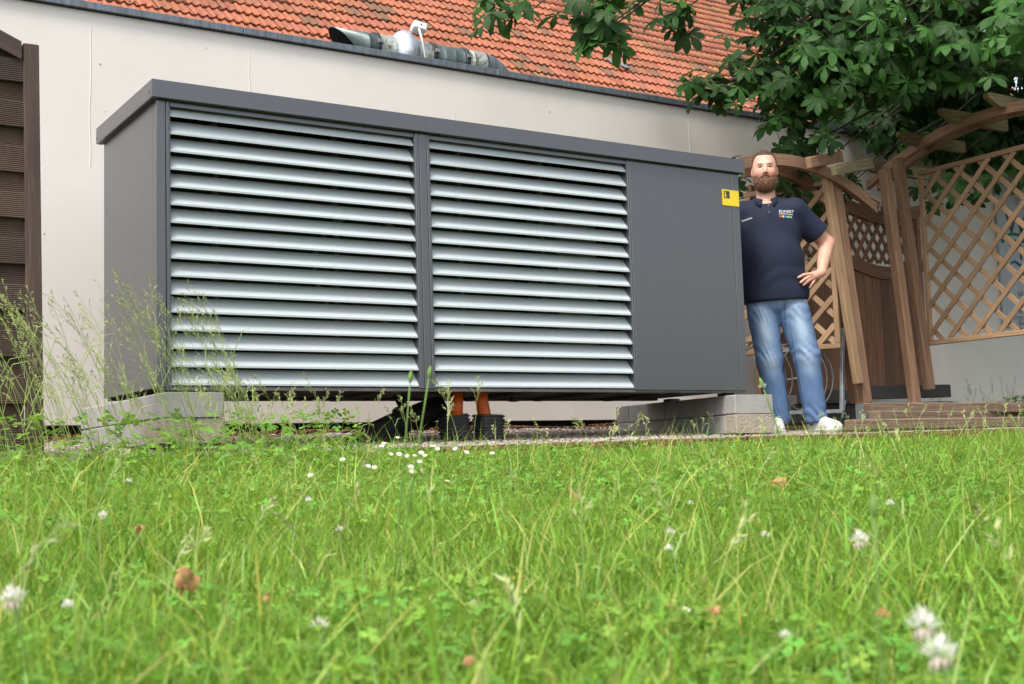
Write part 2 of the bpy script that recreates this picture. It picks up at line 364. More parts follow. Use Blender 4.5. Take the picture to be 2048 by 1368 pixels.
# hairline render cracks
for (cx, z0, z1) in [(4.63, 2.55, 2.9), (3.05, 2.5, 3.12), (7.3, 2.3, 2.75), (2.0, 2.2, 3.1), (5.62, .62, .82), (6.9, 2.6, 3.1)]:
    pts = [(cx + random.uniform(-.006, .006), 7.899, z0 + (z1 - z0) * i / 7) for i in range(8)]
    MB().tube(pts, .0022, 4).build('render_crack', M['wall'], annex)

# ------------------------------------------------------------------ house behind with clay tile roof
TH = rad(41); GAUGE, TW = .30, .20
RY0, RZ0 = 11.9, None
RZ0 = 5.27 + (RY0 - 13.1) * math.tan(TH)
house = thing('tiled_house', 'house behind the annex with a large orange clay tile roof', 'house', (11, RY0 + .6, 0))
roof = MB(); ct, st = math.cos(TH), math.sin(TH)
NR, NC, RX0 = 44, 105, 1.6
def roofpt(x, s, h): return (x, RY0 + s * ct - h * st, RZ0 + s * st + h * ct)
a = [roofpt(RX0 - 4, 0, -.06), roofpt(RX0 + NC * TW, 0, -.06), roofpt(RX0 + NC * TW, NR * GAUGE, -.06), roofpt(RX0 - 4, NR * GAUGE, -.06)]
b = [roofpt(RX0 - 4, 0, -.16), roofpt(RX0 + NC * TW, 0, -.16), roofpt(RX0 + NC * TW, NR * GAUGE, -.16), roofpt(RX0 - 4, NR * GAUGE, -.16)]
roof.add(a + b, [(0, 1, 2, 3), (7, 6, 5, 4), (0, 4, 5, 1), (1, 5, 6, 2), (2, 6, 7, 3), (3, 7, 4, 0)])
roof_o = roof.build('roof', M['dark'], house)
MB().box(RX0 - 4, RX0 + NC * TW - .3, RY0 + .5, RY0 + .8, 0, RZ0 + .1).build('wall', M['wall'], house)
yr = RY0 + NR * GAUGE * ct
MB().add([(RX0 + NC * TW - .3, RY0 + .8, 0), (RX0 + NC * TW - .3, yr, 0), (RX0 + NC * TW - .3, yr, RZ0 + NR * GAUGE * st - .3), (RX0 + NC * TW - .3, RY0 + .8, RZ0 + .3),
          (RX0 + NC * TW - .5, RY0 + .8, 0), (RX0 + NC * TW - .5, yr, 0), (RX0 + NC * TW - .5, yr, RZ0 + NR * GAUGE * st - .3), (RX0 + NC * TW - .5, RY0 + .8, RZ0 + .3)],
         [(0, 1, 2, 3), (7, 6, 5, 4), (0, 4, 5, 1), (1, 5, 6, 2), (2, 6, 7, 3), (3, 7, 4, 0)]).build('gable_wall', M['wall'], house)
# tile profile: two rolls per tile
us = np.array([0, .012, .026, .043, .060, .074, .088, .112, .126, .143, .160, .174, .1995])
hs_ = np.array([.006, .0, .014, .024, .014, .0, .0, .0, .014, .024, .014, .0, .002]) * .95
Lt = .335
def tile_arrays():
    v = []; nf = len(us)
    for (s, dh) in ((0, .030), (Lt, .0)):
        for u_, h_ in zip(us, hs_): v.append((u_, s, h_ + dh))
    for u_, h_ in zip(us, hs_): v.append((u_, .004, h_ * .55 - .004 + .012))      # lower lip
    f = []
    for i in range(nf - 1):
        f.append((i, i + 1, nf + i + 1, nf + i)); f.append((2 * nf + i, 2 * nf + i + 1, i + 1, i))
    return np.array(v), np.array(f)
tv, tf = tile_arrays()
def place_tile(x, s, jit):
    u_ = tv[:, 0] + x; ss = tv[:, 1] + s + jit[0]; h = tv[:, 2] + jit[1] + (tv[:, 0] - .1) * jit[2]
    return np.stack([u_, RY0 + ss * ct - h * st, RZ0 + ss * st + h * ct], -1)
def inframe(P):
    d = np.array(P) - np.array([0, 0, ZC]); R_ = np.array(RM)
    c = R_.T @ d; 
    return (1024 + 2530 * c[0] / -c[2], 684 - 2530 * c[1] / -c[2], -c[2])
cand = []
for r_ in range(NR):
    for c_ in range(NC):
        P = roofpt(RX0 + (c_ + .5) * TW, (r_ + .5) * GAUGE, .02); X_, Y_, D_ = inframe(P)
        cy_ = 47 + (X_ - 400) * .152
        vis = 180 < X_ < 2048 and -5 < Y_ < cy_ and not (X_ > 1620)
        cand.append((0 if vis else 1, D_, r_, c_))
cand.sort()
near = set((c[2], c[3]) for c in cand[:298])
tmes = []
rt = np.random.default_rng(11)
def tile_tint(n):
    t_ = rt.uniform(.78, 1.15, n); c = np.stack([t_, t_ * rt.uniform(.9, 1.1, n), t_ * rt.uniform(.88, 1.12, n), np.ones(n)], -1)
    k = rt.random(n) < .11; c[k, :3] = c[k, :3] * np.array([.66, .95, 1.0]); 
    k = rt.random(n) < .04; c[k, :3] = c[k, :3] * np.array([1.1, 1.25, 1.1]); return c
# eight shared tile meshes for the tiles built singly
base_rel = place_tile(0, 0, (0, 0, 0)) - np.array(house.location)
for k in range(10):
    me = bpy.data.meshes.new('tile'); me.from_pydata(base_rel.tolist(), [], tf.tolist()); me.materials.append(M['tile'])
    c4 = np.repeat(tile_tint(1), len(tv), 0); ca = me.color_attributes.new("tint", 'FLOAT_COLOR', 'POINT'); ca.data.foreach_set("color", c4.astype(np.float32).ravel())
    me.update(); tmes.append(me)
AV = []; AF = []; AC = []
for r_ in range(NR):
    for c_ in range(NC):
        jit = (rt.normal(0, .004), abs(rt.normal(0, .0025)), rt.normal(0, .015))
        if (r_, c_) in near:
            o = link_mesh('tile', tmes[int(rt.integers(0, 10))], roof_o)
            s_ = r_ * GAUGE + jit[0]; x_ = RX0 + c_ * TW
            o.location = (x_, s_ * ct - jit[1] * st, s_ * st + jit[1] * ct); o.rotation_euler = (0, 0, 0)
        else:
            AV.append(place_tile(RX0 + c_ * TW, r_ * GAUGE, jit)); AF.append(tf + (len(AV) - 1) * len(tv)); AC.append(np.repeat(tile_tint(1), len(tv), 0))
o = mk('roof_tiles', np.concatenate(AV), np.concatenate(AF), M['tile'], roof_o, col=np.concatenate(AC)); tag(o, kind='stuff')
# one metal tile pair, repaired
pz = [roofpt(10.72, 2.55, .062), roofpt(11.06, 2.55, .062), roofpt(11.06, 2.86, .05), roofpt(10.72, 2.86, .05)]
for dx in (0, .15):
    p0 = roofpt(10.55 + dx, 2.12, .075); p1 = roofpt(10.55 + dx, 2.42, .055)
    MB().beam(p0, p1, .085, .02).build('metal_tile', M['galv'], house)
# moss tufts between the tiles
mv = []; 
n = 220; mx_ = rt.uniform(2.6, 9, n); ms_ = rt.integers(1, 9, n) * GAUGE + rt.normal(.02, .02, n)
pts = np.array([roofpt(mx_[i], ms_[i], .035) for i in range(n)])
mt = np.tile(np.array([[.8, 1, .5, 1.0]]), (n, 1)) * rt.uniform(.5, 1.2, (n, 1)); mt[:, 3] = 1
M['moss'] = material('moss', [(.3, rgb(.05, .07, .012)), (.7, rgb(.11, .14, .025))], scale=30, rough=1, tint=True, bump=.8)
rock_field('roof_moss', pts, rt.uniform(.008, .028, n), M['moss'], .6, mt, 8)
bpy.data.objects['roof_moss'].parent = house; bpy.data.objects['roof_moss'].location = -Vector(house.location)

# ------------------------------------------------------------------ exhaust duct on the annex roof
duct = thing('exhaust_duct', 'round galvanised exhaust duct with fan lying on the annex roof behind the coping', 'duct', (4.4, 8.22, 3.26))
M['duct'] = material('weathered_zinc', [(.3, rgb(.07, .095, .09)), (.6, rgb(.15, .185, .18)), (.85, rgb(.30, .34, .34))], scale=5, stretch=(2, 1, 1), rough=.42, metallic=.6, bump=.15, spots=[(9, .58, rgb(.075, .085, .035))])
M['foil'] = material('foil_tape', [(.3, rgb(.35, .36, .30)), (.7, rgb(.62, .64, .60))], scale=14, rough=.35, metallic=.6, bump=1, bscale=18, bdist=.02, spots=[(9, .56, rgb(.16, .18, .05))])
M['fan'] = material('fan_shell', [(.3, rgb(.50, .54, .58)), (.7, rgb(.66, .70, .74))], scale=4, rough=.35, metallic=.7)
DY, DZ, DR = 8.22, 3.382, .110
def ring(xc, r, n=40, slant=0): return [(xc - slant * math.sin(2 * math.pi * i / n), DY + r * math.cos(2 * math.pi * i / n), DZ + r * math.sin(2 * math.pi * i / n)) for i in range(n)]
def loft(name, secs, mat, parent, n=40):
    v = []; f = []
    for s_ in secs: v += ring(*s_[:2], n, s_[2] if len(s_) > 2 else 0)
    for k in range(len(secs) - 1):
        for i in range(n): f.append((k * n + i, k * n + (i + 1) % n, (k + 1) * n + (i + 1) % n, (k + 1) * n + i))
    return mk(name, v, f, mat, parent, smooth=True)
loft('slanted_mouth', [(3.90, DR - .004, .11), (3.90, DR, .11), (4.06, DR), (4.063, DR + .004), (4.067, DR), (4.13, DR)], M['duct'], duct)
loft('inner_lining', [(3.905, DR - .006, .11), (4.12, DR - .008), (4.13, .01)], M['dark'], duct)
def band(x0):
    o = loft('clamp_band', [(x0, DR + .001), (x0, DR + .011), (x0 + .008, DR + .013), (x0 + .012, DR + .007), (x0 + .02, DR + .013), (x0 + .03, DR + .011), (x0 + .03, DR)], M['black'], duct)
    MB().box(x0 - .002, x0 + .034, DY - DR - .03, DY - DR - .005, DZ + .01, DZ + .035).build('clamp_screw', M['galv'], duct)
band(4.125)
loft('foil_wrap', [(4.155, DR + .002), (4.19, DR + .005), (4.22, DR + .001), (4.255, DR + .006), (4.285, DR + .003), (4.31, DR)], M['foil'], duct)
loft('fan_housing', [(4.30, DR), (4.315, .135), (4.34, .163), (4.375, .176), (4.41, .170), (4.44, .148), (4.452, .128), (4.46, .128), (4.465, .120), (4.49, .12)], M['fan'], duct)
loft('foil_collar', [(4.49, DR + .004), (4.53, DR + .006), (4.56, DR + .003), (4.595, DR + .005)], M['foil'], duct)
band(4.60)
loft('spiral_duct', sum([[(xx, DR), (xx + .075, DR), (xx + .079, DR + .004), (xx + .084, DR)] for xx in (4.63, 4.715, 4.80)], []), M['duct'], duct)
band(4.885)
loft('end_piece', [(4.915, DR), (4.96, DR), (4.964, DR + .004), (4.968, DR), (5.01, DR + .003), (5.05, DR + .001), (5.08, DR)], M['foil'], duct)
mb = MB(); pts = [(5.08 + .22 * math.sin(t_), DY + .02 * t_, DZ - .22 + .22 * math.cos(t_)) for t_ in [i * math.pi / 2 / 10 for i in range(11)]]
mb.tube(pts, DR - .002, 32, cap=False).build('elbow', M['coping'], duct, smooth=True)
jb = MB().beam((4.41, 8.10, 3.565), (4.51, 8.085, 3.545), .09, .06, up=(0, .2, 1), bev=.006).build('junction_box', M['white'], duct)
MB().beam((4.458, 8.04, 3.565), (4.462, 8.12, 3.595), .006, .012).build('box_seam', M['blk'], jb)
MB().tube([(4.44, 8.06, 3.55), (4.45, 8.03, 3.45), (4.475, 8.045, 3.38), (4.50, 8.07, 3.30), (4.50, 8.10, 3.24)], .008, 8).build('cable', M['white'], duct, smooth=True)

# ------------------------------------------------------------------ heat pump cabinet
BX0, BX1, BY0, BY1, BZ0, BZ1 = 1.775, 5.46, 5.80, 6.72, .692, 2.06
cab = thing('heat_pump_cabinet', 'large dark grey metal cabinet with two bays of silver louvres standing on concrete blocks', 'heat pump', (3.6, 6.2, BZ0))
G = M['graph']
MB().box(BX0, BX0 + .012, BY0 + .0603, BY1, BZ0, BZ1).build('side_panel', G, cab)
MB().box(BX1 - .012, BX1, BY0 + .0603, BY1, BZ0, BZ1).build('side_panel', G, cab)
MB().box(BX0 + .012, BX1 - .012, BY1 - .01, BY1, BZ0, BZ1 + .0775).build('rear_panel', G, cab)
MB().box(BX0 + .012, BX1 - .012, BY0 + .12, BY1 - .01, BZ0 + .002, BZ0 + .02).build('floor_panel', M['frame'], cab)
MB().box(BX0 - .02, BX1 + .02, BY0 - .015, BY1 + .03, BZ1 + .078, BZ1 + .085).build('top_sheet', G, cab)
# cap: fascia lengths with a seam
def fascia(x0, x1, y0, y1):
    return MB().box(x0, x1, y0, y1, BZ1 - .004, BZ1 + .083, bev=.0025)
fascia(BX0 - .03, 3.207, BY0 - .03, BY0 - .027 + .012).build('cap_fascia', G, cab)
fascia(3.211, BX1 + .03, BY0 - .03, BY0 - .027 + .012).build('cap_fascia', G, cab)
MB().box(3.203, 3.215, BY0 - .0265, BY0 - .016, BZ1 - .002, BZ1 + .079).build('seam_strip', M['galv'], cab)
for xx in (BX0 - .03, BX1 + .018):
    sf = MB().beam((xx + .006, BY0 - .0145, BZ1 + .0395), (xx + .006, BY1 + .045, BZ1 + .0395), .012, .087, bev=.0025).build('cap_side', G, cab)
    if xx < 2:
        for (yy, zz) in ((BY0 + .005, BZ1 + .018), (BY1 + .03, BZ1 + .018)):
            MB().box(xx - .0012, xx, yy, yy + .007, zz, zz + .012).build('fixing_hole', M['blk'], sf)
MB().box(BX0 - .018, BX1 + .018, BY0 - .014, BY0 + .03, BZ1 - .004, BZ1 + .002).build('cap_soffit', M['frame'], cab)
MB().box(BX0 - .018, BX0 + .001, BY0 + .03, BY1 + .045, BZ1 - .004, BZ1 + .002).build('cap_soffit', M['frame'], cab)
MB().box(BX0, BX1, BY1 + .001, BY1 + .035, BZ1 - .004, BZ1 + .003).build('cap_soffit', M['frame'], cab)
# posts
def post(x0, x1): return MB().beam(((x0 + x1) / 2, BY0 + .03, BZ0), ((x0 + x1) / 2, BY0 + .03, BZ1 - .006), x1 - x0, .06, up=(0, 1, 0), bev=.002)
for (a_, b_) in ((BX0, 1.818), (1.8205, 1.838), (3.155, 3.181), (3.1835, 3.226), (3.2285, 3.243), (4.575, 4.588)):
    post(a_, b_).build('post', G, cab)
for (a_, b_) in ((1.838, 1.842), (3.151, 3.155), (3.243, 3.247), (4.571, 4.575)):    # folded jambs running back beside the slats
    MB().box(a_, b_, BY0 + .005, BY0 + .14, BZ0 + .003, BZ1 - .01).build('jamb', G, cab)
MB().beam(((4.5905 + 5.398) / 2, BY0 + .03, BZ0), ((4.5905 + 5.398) / 2, BY0 + .03, BZ1 - .006), 5.398 - 4.5905, .06, up=(0, 1, 0), bev=.002).build('front_panel', G, cab)
post(5.401, BX1).build('post', G, cab)
MB().box(BX0 + .06, 4.57, BY0 + .005, BY0 + .02, BZ1 - .03, BZ1 - .008).build('head_rail', G, cab)
# louvre slats
def slat_mesh(L):
    prof = [(0, 0), (0, .0095), (.005, .0130), (.060, .080), (.065, .081), (.066, .078), (.008, .007), (.004, .0)]
    v = [(x_, y_, z_) for x_ in (0, L) for (y_, z_) in prof]; k = len(prof)
    f = [(i, (i + 1) % k, k + (i + 1) % k, k + i) for i in range(k)] + [tuple(range(k - 1, -1, -1)), tuple(range(k, 2 * k))]
    me = bpy.data.meshes.new('louvre_slat'); me.from_pydata(v, [], f); me.materials.append(M['louvre']); me.update(); return me
for (xa, xb) in ((1.842, 3.151), (3.247, 4.571)):
    me = slat_mesh(xb - xa - .002)
    for i in range(16):
        o = link_mesh('louvre_slat', me, cab)
        o.location = Vector((xa + .001, BY0 + .006, BZ0 + .010 + i * .0853)) - Vector(cab.location)
# interior
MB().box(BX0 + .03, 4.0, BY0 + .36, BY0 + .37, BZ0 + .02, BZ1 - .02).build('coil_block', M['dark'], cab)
MB().box(4.18, 4.46, BY0 + .18, BY0 + .5, BZ0 + .04, 1.75).build('unit_casing', M['casing'], cab)
for xx in (2.1, 2.75, 3.5, 4.05):
    MB().box(xx, xx + .03, BY0 + .16, BY0 + .19, BZ0 + .02, BZ1 - .02).build('inner_upright', M['frame'], cab)
MB().tube([(3.0 + .3 * math.cos(t_), BY0 + .30, 1.35 + .3 * math.sin(t_)) for t_ in [i * math.pi / 12 for i in range(25)]], .012, 6, cap=False).build('fan_ring', M['casing'], cab)
# underframe
MB().box(BX0 + .02, BX1 - .02, BY0 + .008, BY0 + .06, BZ0 - .014, BZ0 + .002).build('base_rail', M['frame'], cab)
MB().box(BX0 + .02, BX1 - .02, BY1 - .06, BY1 - .002, BZ0 - .014, BZ0 + .002).build('base_rail', M['frame'], cab)
for xx in (2.35, 3.05, 3.95, 4.45, 5.0):
    MB().beam((xx, BY0 + .06, BZ0 - .010), (xx, BY1 - .06, BZ0 - .010), .05, .02).build('cross_member', M['frame'], cab)
MB().beam((4.3, BY0 + .1, BZ0 - .006), (5.3, BY0 + .25, BZ0 - .006), .03, .008).build('light_strip', M['galv'], cab)
MB().tube([(4.15, 6.45, BZ0 - .004), (4.15, 6.45, BZ0 - .03), (4.15, 6.45, BZ0 - .034)], [.04, .038, .01], 16).build('drain_stub', M['black'], cab)
# yellow badge plate
pl = MB().box(5.315, 5.452, BY0 - .006, BY0 - .002, 1.845, 1.945).build('badge_plate', M['plate'], cab)
pl["label"] = "yellow square plate with a small black logo box"
MB().box(5.3265, 5.373, BY0 - .0075, BY0 - .0062, 1.892, 1.936).build('logo_box', M['blk'], pl)
MB().box(5.333, 5.3435, BY0 - .0085, BY0 - .0077, 1.896, 1.917).add(
    [(5.3305, BY0 - .0082, 1.924), (5.3385, BY0 - .0082, 1.934), (5.3465, BY0 - .0082, 1.924), (5.3385, BY0 - .0082, 1.919)], [(0, 3, 2, 1)]).build('logo_arrow', M['plate'], pl)

_tc = {}
def text_arrays(s, size):
    cu = bpy.data.curves.new('t', 'FONT'); cu.body = s; cu.size = size; cu.resolution_u = 3
    o = bpy.data.objects.new('t', cu); COL.objects.link(o); dg = bpy.context.evaluated_depsgraph_get()
    me = bpy.data.meshes.new_from_object(o.evaluated_get(dg))
    v = np.array([p.co[:] for p in me.vertices]); f = [tuple(p.vertices) for p in me.polygons]
    bpy.data.objects.remove(o); bpy.data.curves.remove(cu); bpy.data.meshes.remove(me); return v, f
v, f = text_arrays("D.", .034)
mk('logo_letter', [(5.346 + p[0], BY0 - .0085, 1.896 + p[1]) for p in v], f, M['casing'], pl)

# ------------------------------------------------------------------ concrete block plinths
def plinth(name, label, P, ang, zt, lens, wid, front_sandy):
    t = thing(name, label, 'concrete blocks', (P[0], P[1], zt - .25))
    ca, sa = math.cos(ang), math.sin(ang)
    for c in range(2):
        z1 = zt - c * .119; z0 = z1 - .116; s_ = -random.uniform(0, .012); ll = lens[c]
        for k, L in enumerate(ll):
            dx = random.uniform(-.006, .006)
            lo = lambda a_, b_: (P[0] + a_ * ca + b_ * -sa * -1 * 0 + b_ * sa, P[1] + b_ * ca - a_ * sa, (z0 + z1) / 2)
            p0 = (P[0] + (wid / 2 + dx) + (s_ + .002) * sa, P[1] + (s_ + .002) * ca, (z0 + z1) / 2)
            p1 = (P[0] + (wid / 2 + dx) + (s_ + L - .003) * sa, P[1] + (s_ + L - .003) * ca, (z0 + z1) / 2)
            m_ = M['conct'] if (k == 0 and c == 1 and front_sandy) else M['conc']
            MB().beam(p0, p1, wid + (random.uniform(0, .006) if c else 0), z1 - z0, bev=.006).build('concrete_block', m_, t)
            s_ += L
    return t
plinth('block_plinth', 'two courses of pale concrete blocks under the left end of the cabinet behind tall grass', (1.762, 5.665), 0.0, .660, [[.5, .5, .5], [.30, .5, .5, .2]], .285, True)
plinth('block_plinth', 'two courses of grey concrete blocks under the right end of the cabinet beside the man', (5.265, 5.70), .12, .660, [[.30, .5, .45, .18], [.12, .55, .5, .24]], .285, True)
for (x_, y_) in ((1.85, 5.9), (1.85, 6.5), (5.36, 5.9), (5.42, 6.5)):
    MB().box(x_ - .03, x_ + .05, y_ - .03, y_ + .04, .6605, .680).build('levelling_pad', M['frame'], cab)

# ------------------------------------------------------------------ pipes under the cabinet
for i, (pts, lb) in enumerate((([(3.545, 6.1, .70), (3.543, 6.1, .62), (3.537, 6.1, .50)], 'orange plastic pipe dropping straight from the cabinet, the left one of the pair'),
                               ([(3.705, 6.1, .70), (3.708, 6.1, .65), (3.716, 6.1, .60), (3.727, 6.1, .55), (3.735, 6.1, .49)], 'orange plastic pipe curving down from the cabinet, the right one of the pair'))):
    o = MB().tube(pts, .037, 24).build('orange_pipe', M['orange'], None, smooth=True, origin=pts[-1]); tag(o, lb, 'pipe', 'orange pipes under the cabinet')
def corrugated(pts0, r, amp, pitch, n=28):
    P = [Vector(p) for p in pts0]; L = [0]
    for i in range(1, len(P)): L.append(L[-1] + (P[i] - P[i - 1]).length)
    tot = L[-1]; steps = int(tot / pitch * 6); pp = []; rr = []
    for i in range(steps + 1):
        s_ = tot * i / steps; k = max(j for j in range(len(L)) if L[j] <= s_ + 1e-9); k = min(k, len(P) - 2)
        pp.append(P[k].lerp(P[k + 1], (s_ - L[k]) / (L[k + 1] - L[k]))); ph = (s_ / pitch) % 1
        rr.append(r + amp * (1 if .25 < ph < .75 else 0) )
    return pp, rr
for cx_, lb in ((3.425 + .105, 'short upright black corrugated sleeve around the left orange pipe'), (3.745, 'short upright black corrugated sleeve around the right orange pipe')):
    z0 = float(gz(cx_, 6.1)) - .03
    pp, rr = corrugated([(cx_ + (.025 if cx_ < 3.6 else 0), 6.1, z0), (cx_, 6.1, z0 + .08), (cx_ - (.012 if cx_ < 3.6 else -.004), 6.1, .565)], .084, .010, .0205)
    o = MB().tube(pp, rr, 32, cap=False).build('corrugated_sleeve', M['black'], None, smooth=False, origin=(cx_, 6.1, z0)); tag(o, lb, 'pipe', 'black corrugated sleeves')
    MB().tube([(cx_, 6.1, z0 + .02), (cx_, 6.1, .54)], .08, 20).build('inner_fill', M['dark'], o)
pp, rr = corrugated([(2.93, 6.12, .40), (3.08, 6.2, .468), (3.22, 6.26, .515), (3.40, 6.32, .570), (3.58, 6.36, .622)], .060, .007, .016)
o = MB().tube(pp, rr, 28).build('drain_hose', M['black'], None, smooth=False, origin=(3.1, 6.1, .42)); tag(o, 'thick black corrugated hose slanting down left of the orange pipes', 'pipe')
o = MB().tube([(3.4, 6.55, .62), (3.42, 6.5, .55), (3.42, 6.5, .46)], .03, 16).tube([(3.36, 6.45, .7), (3.42, 6.5, .64)], .03, 16).build('black_elbow', M['black'], None, smooth=True, origin=(3.4, 6.5, .5))
tag(o, 'smooth black pipe elbow hanging beneath the cabinet behind the corrugated hose', 'pipe')

# ------------------------------------------------------------------ dark screen fence at the left edge
fen = thing('screen_fence', 'dark brown screen fence of grooved boards with a falling top rail at the left edge', 'fence', (.6, 5.3, .4))
FY = 5.30
MB().beam((1.128, FY, .33), (1.10, FY, 2.06), .062, .05, up=(0, 1, 0), bev=.003).build('post', M['wooddark'], fen)
arc = [(-.9 + i * .2, 2.32 - .0 * i) for i in range(10)]
pa = [(x_, 2.62 - .28 * ((x_ + .6) / 1.65) ** 2 - .12 * max(0, x_ - .4)) for x_ in np.linspace(-.9, 1.062, 9)]
top0 = pa[-1][1]
pa = [(a_, b_ - top0 + 2.062) for a_, b_ in pa]
def topz(x_): return np.interp(x_, [p[0] for p in pa], [p[1] for p in pa])
v = []; uv = []
for i, (x_, z_) in enumerate(pa):
    for (dy, dz) in ((-.03, -.075), (.03, -.075), (.03, 0), (-.03, 0)): v.append((x_, FY + dy, z_ + dz)); uv.append((x_, dy + dz))
f = [(i * 4 + j, i * 4 + (j + 1) % 4, i * 4 + 4 + (j + 1) % 4, i * 4 + 4 + j) for i in range(8) for j in range(4)] + [(3, 2, 1, 0), (32, 33, 34, 35)]
mk('top_rail', v, f, M['wooddark'], fen, uv=uv)
MB().beam((-.93, FY, .33), (-.93, FY, 2.3), .062, .05, up=(0, 1, 0), bev=.003).build('post', M['wooddark'], fen)
z_ = .40; i = 0
while z_ < 2.28:
    front = (i % 2 == 0); yy = FY + (-.008 if front else .012); h = .105; gap = (i in (13, 15))
    zt = z_ + h - (.006 if gap else 0)
    prof = []; nr = 13
    for k in range(nr * 2 + 1):
        prof.append((yy - .011 - (.0022 if k % 2 else 0), z_ + (zt - z_) * k / (nr * 2)))
    xr = 1.085
    def clipz(zz, x_): return min(zz, float(topz(x_)) - .07)
    if z_ < float(topz(xr)) - .10 or True:
        v = []; xs_ = np.linspace(-.9, xr, 7); kk = len(prof)
        for x_ in xs_:
            for (py_, pz_) in prof: v.append((x_, py_, clipz(pz_, x_)))
            for (py_, pz_) in ((yy + .011, zt), (yy + .011, z_)): v.append((x_, py_, clipz(pz_, x_)))
        K = kk + 2; f = [(a_ * K + j, a_ * K + (j + 1) % K, a_ * K + K + (j + 1) % K, a_ * K + K + j) for a_ in range(6) for j in range(K)]
        f += [tuple(range(K - 1, -1, -1)), tuple(range(6 * K, 7 * K))]
        mk('board', v, f, M['groove'], fen)
    z_ += .0935; i += 1

# ------------------------------------------------------------------ wooden fence panels with a lattice head, behind the pergola
def swing_panel(x0, x1, y, zb, zt, label):
    t = thing('fence_panel', label, 'fence', ((x0 + x1) / 2, y, zb), 'brown fence panels behind the pergola')
    wd = M['woodbrown']; n_ = 9; wpl = (x1 - x0 - .09) / n_
    for xx in (x0 + .022, x1 - .022): MB().beam((xx, y, zb), (xx, y, zt - .02), .045, .045, up=(0, 1, 0)).build('post', wd, t)
    dip = lambda x_: -.09 * math.sin(math.pi * (x_ - x0) / (x1 - x0)) ** 1.3
    zm = zt - .48
    for i in range(n_):
        xa = x0 + .046 + i * wpl
        MB().beam((xa + wpl / 2, y, zb + .02), (xa + wpl / 2, y, zm + dip(xa) - .02), wpl - .004, .018, up=(0, 1, 0), bev=.003).build('plank', wd, t)
    for (zz, hh) in ((zt, .11), (zm, .11)):
        v = []; uv = []; K = 13
        for i in range(K):
            x_ = x0 + .0 + (x1 - x0) * i / (K - 1); zc = zz + dip(x_)
            for (dy, dz) in ((-.028, -hh), (.028, -hh), (.028, 0), (-.028, 0)): v.append((x_, y + dy, zc + dz)); uv.append((x_, dy * 2 + dz))
        f = [(i * 4 + j, i * 4 + (j + 1) % 4, i * 4 + 4 + (j + 1) % 4, i * 4 + 4 + j) for i in range(K - 1) for j in range(4)] + [(3, 2, 1, 0), tuple(range((K - 1) * 4, K * 4))]
        mk('curved_rail', v, f, wd, t, uv=uv)
    # lattice
    for sgn, yy in ((1, y - .008), (-1, y + .008)):
        k = x0 - .5
        while k < x1 + .5:
            # line x = k + sgn*(z-zm0)*.62
            zs = zm - .06; ze = zt - .04
            xa = k; xb = k + sgn * (ze - zs) * .68
            # clip to [x0+.04,x1-.04]
            def cl(xa, za, xb, zb_):
                lo, hi = x0 + .04, x1 - .04
                if max(xa, xb) < lo or min(xa, xb) > hi: return None
                def at(x_): return za + (zb_ - za) * (x_ - xa) / (xb - xa)
                A = (xa, za) if lo <= xa <= hi else ((lo, at(lo)) if xa < lo else (hi, at(hi)))
                B = (xb, zb_) if lo <= xb <= hi else ((lo, at(lo)) if xb < lo else (hi, at(hi)))
                return A, B
            r_ = cl(xa, zs, xb, ze)
            if r_ and math.dist(*r_) > .06:
                MB().beam((r_[0][0], yy, r_[0][1]), (r_[1][0], yy, r_[1][1]), .034, .011, up=(0, 1, 0), bev=.002).build('lattice_slat', wd, t)
            k += .105
    return t
swing_panel(8.0, 8.98, 7.3, .74, 2.43, 'brown plank fence panel with a lattice head seen between the two leaning pergola posts')
swing_panel(6.98, 7.96, 7.3, .74, 2.43, 'brown plank fence panel with a lattice head behind the man and the bicycle stand')

# weathered boards on pegs under the panels
bb = thing('board_edging', 'weathered black boards held by steel pegs below the brown fence panels', 'edging', (8.1, 7.1, .5))
MB().beam((7.95, 7.08, .765), (8.98, 7.08, .785), .035, .11, bev=.006).build('board', M['woodold'], bb)
MB().beam((7.2, 7.1, .73), (7.9, 7.1, .735), .035, .11, bev=.006).build('board', M['woodold'], bb)
MB().beam((7.2, 7.16, .60), (9.1, 7.16, .62), .05, .16, bev=.006).build('board', M['woodold'], bb)
for xx in (7.62, 8.42):
    MB().tube([(xx, 7.045, .56), (xx + .04, 7.04, .70)], .009, 8).build('steel_peg', M['galv'], bb)

